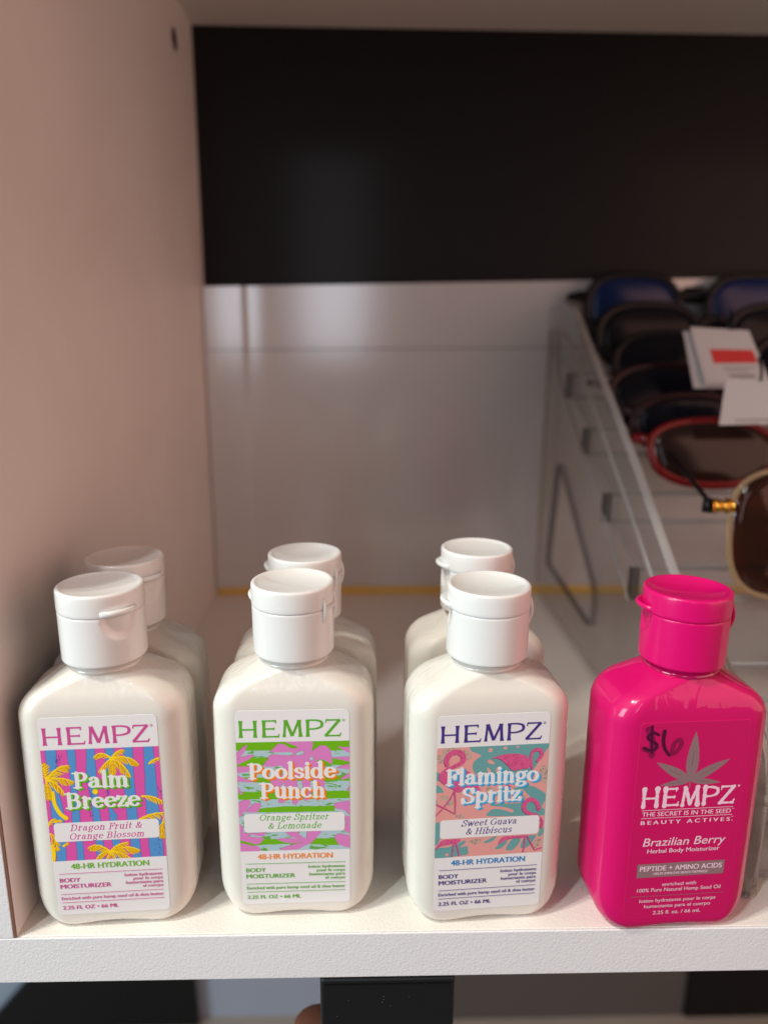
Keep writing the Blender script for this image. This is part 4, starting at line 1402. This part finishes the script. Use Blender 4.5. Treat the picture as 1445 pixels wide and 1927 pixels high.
def acrylic_box(name, V):
    """hexahedron with clear faces and darker cut edges: V = [(y, z)] outline extruded in x"""
    me = prism(name, V, 219.9, 469.9, 'x')
    me.materials.append(M['acrylic'])
    me.materials.append(M['acrylic_edge'])
    for p in me.polygons:
        p.material_index = 0 if p.area > 1.2e-3 else 1
    return me


RIS = [(38, 14), (78, 39), (120, 65.5), (162, 90), (202, 117), (240, 144)]
for i, (y, z) in enumerate(RIS):
    kid('riser', acrylic_box('riser', [(y, z - 8), (y + 2.6, z - 8), (y + 2.6, z + 8), (y, z + 8)]), org)
    y2, z2 = RIS[i + 1] if i + 1 < len(RIS) else (292, 168)
    kid('tread', acrylic_box('tread', [(y + 2.7, z + 5.2), (y2 - .1, z2 - 8), (y2 - .1, z2 - 5.2), (y + 2.7, z + 8)]), org)
for y, z in RIS[1:]:
    kid('slot_tab', box_mesh('slot_tab', 215.9, 219.85, y - .1, y + 2.7, z - 7.2, z + 7.2), org, [M['acrylic_slot']])
for pts in ([(216.2, 254, 174), (216.2, 236, 166), (216.2, 132, 99), (216.2, 86, 67.5), (216.2, 34, 42)],
            [(216.2, 285, 176), (216.2, 285, 60), (216.2, 285, 10)],
            [(216.2, 268, 176), (216.2, 262, 150), (216.2, 166, 88), (216.2, 120, 58)]):
    V, Fc = tube(pts, 0.9, 8)
    kid('added_line', mesh('added_line', V, Fc, True), org, [M['acrylic_edge']])  # thin bars added to draw bright lines on the clear panel
V, Fc = tube(smooth_pts([(219.2, 13.6, 0.8), (219.2, 13.6, 20), (219.2, 13.9, 38), (219.2, 15.6, 46.5), (219.2, 20.0, 52.0), (219.2, 30, 57.0), (219.2, 56, 69.3)], 6), 3.3, 16)
rim_me = mesh('front_rim', V, Fc, True)
kid('front_rim', rim_me, org, [M['rim_glass']])
kid('base_plate', acrylic_box('base_plate', [(20, 0.2), (296, 0.2), (296, 2.6), (20, 2.6)]), org)
kid('front_plate', acrylic_box('front_plate', [(17, 2.8), (19.6, 2.8), (19.6, 30), (17, 30)]), org)


def lens_outline(w, h, n1=2.6, n=48, cat=0.0):
    o = []
    for i in range(n):
        t = 2 * math.pi * i / n
        c, s_ = math.cos(t), math.sin(t)
        x = w / 2 * math.copysign(abs(c) ** (2 / n1), c)
        y = h / 2 * math.copysign(abs(s_) ** (2 / n1), s_)
        y += cat * max(0, -x / (w / 2)) ** 2 * (y > -h * .2)
        x *= 1 - 0.06 * (0.5 - y / h)
        o.append((x, y))
    return o


def glasses(lens_l, w, h, bridge, rim, fm, lm, tm, label, tilt=0.12, n1=2.6, cat=0.0, folded=True, rise=0.0, flat=0.6, hinge=False, rz=0.0):
    """sunglasses > frame, two lens, two temple; lens_l is the centre of the left lens in the picture"""
    root = empty('sunglasses', lens_l, rz)
    tag(root, label, 'sunglasses', 'sunglasses on the display')
    dx = w + bridge
    out = lens_outline(w, h, n1, 48, cat)
    tl = math.tan(tilt)
    P = lambda x, z, y=0.0: (x, y + z * tl, z)
    V, Fc = [], []

    def addm(vf):
        b = len(V)
        V.extend(vf[0])
        Fc.extend(tuple(b + i for i in q) for q in vf[1])
    for k in (0, 1):
        sx = 1 if k == 0 else -1
        addm(tube([P(k * dx + sx * p[0], p[1]) for p in (out if k == 0 else out[::-1])], rim, 10, True, flat))
    addm(tube([P(w / 2 - 1.5, h * .22), P(w / 2 + bridge * .25, h * .30, -1.2), P(w / 2 + bridge * .75, h * .30, -1.2), P(dx - w / 2 + 1.5, h * .22)], rim * .9, 10))
    for sx, cx in ((-1, -w / 2), (1, dx + w / 2)):
        addm(tube([P(cx - sx * 1, h * .2), P(cx + sx * 3.5, h * .22, .8), P(cx + sx * 6.0, h * .22, 3.0)], [rim * 1.0, rim * 1.15, rim], 10))
    obj('frame', mesh('frame', V, Fc, True), root, [fm])
    for k in (0, 1):
        sx = 1 if k == 0 else -1
        LV = [P(k * dx, 0, -1.6)]
        rings = 5
        for r in range(1, rings + 1):
            for p in out:
                q = r / rings
                LV.append(P(k * dx + sx * p[0] * q, p[1] * q, -1.6 * (1 - q * q)))
        n = len(out)
        LF = [(0, 1 + (i + 1) % n, 1 + i) if sx > 0 else (0, 1 + i, 1 + (i + 1) % n) for i in range(n)]
        for r in range(rings - 1):
            for i in range(n):
                j = (i + 1) % n
                q = (1 + r * n + i, 1 + r * n + j, 1 + (r + 1) * n + j, 1 + (r + 1) * n + i)
                LF.append(q if sx > 0 else q[::-1])
        lo = obj('lens', mesh('lens', LV, LF, True), root, [lm])
        so = lo.modifiers.new('thickness', 'SOLIDIFY')
        so.thickness = 1.6 * S
        so.offset = 0
    z0 = h * .22
    for sx, cx in ((-1, -w / 2 - 6.0), (1, dx + w / 2 + 6.0)):
        off = 0 if sx < 0 else 4
        if folded:
            pts = [P(cx, z0, 3), P(cx - sx * 3, z0, 8 + off), P(cx - sx * 60, z0 - 1, 10 + off), P(cx - sx * 95, z0 - 2, 10 + off), P(cx - sx * 118, z0 - 12, 9 + off)]
        else:
            pts = [P(cx, z0, 3), (cx, 20, z0 + rise * .2), (cx - sx * 2, 60, z0 + rise * .6), (cx - sx * 4, 95, z0 + rise), (cx - sx * 6, 125, z0 + rise - 10)]
        v, f = tube(smooth_pts(pts, 5), rim * .8, 8)
        te = obj('temple', mesh('temple', v, f, True), root, [tm])
        if hinge:
            hb = empty('hinge', (0, 0, 0)) if False else None
            V2, F2 = [], []
            for a, b, r in ((-.5, 2.4, 3.3), (2.7, 5.6, 2.6), (5.9, 8.0, 3.2)):
                x0_ = cx - sx * 7.5 + sx * a
                v, f = tube([(x0_, z0 * tl + .6, z0), (x0_ + sx * (b - a), z0 * tl + 1.2, z0)], r, 12)
                bb = len(V2)
                V2 += v
                F2 += [tuple(bb + i for i in q) for q in f]
            obj('hinge', mesh('hinge', V2, F2, True), root, [M['gold_metal']])
            v, f = tube([(cx - sx * 7.5 + sx * 8.2, z0 * tl + 1.2, z0), (cx - sx * 7.5 + sx * 11.0, z0 * tl + 3, z0)], 3.3, 12)
            obj('temple_end', mesh('temple_end', v, f, True), root, [M['black_plastic']])
    return root


glasses((263, 276, 186), 57, 44, 17, 2.8, M['black_plastic'], M['lens_blue'], M['black_plastic'],
        'black sunglasses with blue mirror lenses on the top step of the display', n1=2.8)
glasses((261, 240, 171), 60, 36, 16, 2.6, M['black_plastic'], M['lens_dark'], M['black_plastic'],
        'black sunglasses with black lenses just below the blue mirror pair', n1=2.5, rz=0.05, tilt=.2)
glasses((265, 222, 156), 58, 34, 17, 2.6, M['black_plastic'], M['lens_dark'], M['black_plastic'],
        'matte black sunglasses squeezed between the black pair and the burgundy pair', n1=2.3, rz=-.06, tilt=.3)
glasses((266, 188, 128), 60, 28, 17, 2.4, M['burgundy'], M['lens_dark'], M['black_plastic'],
        'narrow dark sunglasses behind the glossy red pair', n1=2.2)
glasses((260, 205, 140), 63, 32, 17, 2.5, M['burgundy'], M['lens_dark'], M['burgundy'],
        'dark burgundy sunglasses behind the paper tags', n1=2.4, rz=.04, tilt=.35)
glasses((270, 168, 116), 64, 30, 15, 2.2, M['red_plastic'], M['lens_brown'], M['black_plastic'],
        'glossy red cat eye sunglasses below the paper tags', tilt=0.3, n1=2.2, cat=2.0, folded=True)
glasses((281, 112, 90), 58, 54, 16, 1.4, M['clear_frame'], M['lens_tint'], M['black_plastic'],
        'large brown lens sunglasses with clear frame and gold hinges nearest the pink cap', tilt=0.12, n1=3.0, folded=False, rise=26, hinge=True, flat=0.9)


def price_tag(corners, y, label, bars, lean):
    """paper tag > print; corners in x, z from top left clockwise"""
    cx = sum(c[0] for c in corners) / 4
    cz = corners[0][1]
    o = empty('price_tag', (cx, y, cz))
    tag(o, label, 'tag', 'paper tags hanging from the sunglasses')
    Y = lambda z: lean * (z - cz)
    q = [(c[0] - cx, c[1] - cz) for c in corners]
    V = [(x, Y(z + cz), z) for x, z in q] + [(x, Y(z + cz) + 0.4, z) for x, z in q]
    Fc = [(3, 2, 1, 0), (4, 5, 6, 7)] + [(i, (i + 1) % 4, 4 + (i + 1) % 4, 4 + i) for i in range(4)]
    obj('card', mesh('card', V, Fc), o, [M['tag_card']])
    a, b, c, d = [Vector(p) for p in q]
    for (u0, u1, v0, v1, m) in bars:
        pts = []
        for u, v in ((u0, v0), (u1, v0), (u1, v1), (u0, v1)):
            p = (a.lerp(b, u)).lerp(d.lerp(c, u), v)
            pts.append((p.x, Y(p.y + cz) - 0.12, p.y))
        obj('print', mesh('print', pts, [(3, 2, 1, 0)]), o, [M[m]])
    v, f = tube(smooth_pts([(0.5, -0.6, -1.5), (1.0, 0.5, 3), (2, 6, 9)], 4), 0.7, 6)
    obj('string', mesh('string', v, f, True), o, [M['black_plastic']])
    return o


price_tag([(261.5, 176), (291, 174.5), (303.5, 149.5), (271, 148)], 189, 'white paper tag with a red printed band hanging from sunglasses',
          [(.22, .93, .38, .63, 'tag_red'), (.34, .86, .70, .73, 'tag_grey'), (.38, .74, .77, .79, 'tag_grey'), (.40, .80, .84, .92, 'tag_grey')], 0.10)
price_tag([(259, 174), (288, 172.5), (293, 146.5), (266, 146)], 191, 'blank white paper tag tucked behind the one with the red band', [], 0.10)
price_tag([(267, 152.8), (296, 151), (301, 132), (265.4, 131)], 158, 'blank white paper tag in front, just above the red sunglasses', [(.2, .9, .88, .93, 'tag_grey')], 0.08)

# ------------------------------------------------------------------ black case held up under the shelf by a hand
case = empty('black_case', (107, 4, -60))
tag(case, 'black leatherette case held just under the shelf edge', 'case')
kid('case_body', box_mesh('case_body', 86.9, 127.3, 0.4, 7.5, -112, -16.6, 1.3, 4), case, [M['black_case']])
kid('seam', box_mesh('seam', 88.3, 126.0, 0.18, 0.6, -18.6, -18.3, 0.0), case, [M['black_plastic']])
V, Fc = [], []
rnd = random.Random(11)
for i in range(12):
    x, z, r = rnd.uniform(88.5, 126), -18.5 - 16 * rnd.random() ** 1.5, rnd.uniform(.04, .09)
    b = len(V)
    V += [(x + r * math.cos(k * math.pi / 3), 0.37, z + r * math.sin(k * math.pi / 3)) for k in range(6)]
    Fc.append(tuple(range(b, b + 6)))
kid('dust', mesh('dust', V, Fc), case, [M['dust']])['kind'] = 'stuff'


def skin_chain(bm_v, bm_e, radii, pts, parent_i):
    """append joints to a skeleton"""
    last = parent_i
    for p, r in pts:
        bm_v.append(p)
        radii.append(r)
        bm_e.append((last, len(bm_v) - 1))
        last = len(bm_v) - 1
    return last


hv = [(104, 40, -185)]
hr = [24]
he = []
wrist = skin_chain(hv, he, hr, [((100, 62, -235), 21), ((96, 80, -290), 23)], 0)
palm = skin_chain(hv, he, hr, [((104, 33, -150), 22)], 0)
for k, (x, pts) in enumerate(((83.6, [((86, 28, -118), 9.5), ((85.2, 25, -92), 10.2), ((84.8, 20.5, -70), 10.3), ((84.4, 18.2, -56), 9.6), ((84.3, 17.8, -50), 7.2)]),
                              (101, [((102, 29, -114), 9.8), ((101.5, 24, -86), 9.0), ((101, 18.5, -60), 8.4), ((101, 17, -45), 7.2)]),
                              (118, [((117, 29, -116), 9.4), ((118, 24, -90), 8.6), ((118, 18, -66), 8.0), ((118, 17, -52), 6.8)]),
                              (133, [((131, 30, -122), 8.4), ((133, 26, -102), 7.6), ((134, 21, -82), 7.0), ((134, 19, -70), 6.0)]),
                              (78, [((82, 18, -158), 10.5), ((76, 2, -140), 9.5), ((82, -9, -122), 8.6), ((90, -10, -108), 7.2)]))):
    skin_chain(hv, he, hr, pts, 1 + 2)
me = bpy.data.meshes.new('person')
me.from_pydata([Vector(p) * S for p in hv], he, [])
hand = obj('person', me, mats=[M['skin']])
sk = hand.modifiers.new('skin', 'SKIN')
for i, r in enumerate(hr):
    me.skin_vertices[0].data[i].radius = (r * S, r * S)
me.skin_vertices[0].data[0].use_root = True
sk.use_smooth_shade = True
sb = hand.modifiers.new('smooth', 'SUBSURF')
sb.levels = 2
sb.render_levels = 2
dg = bpy.context.evaluated_depsgraph_get()
hm = bpy.data.meshes.new_from_object(hand.evaluated_get(dg))
hand.modifiers.clear()
hand.data = hm
hm.name = 'person'
tag(hand, 'brown finger of a hand reaching up to hold the black case', 'person')
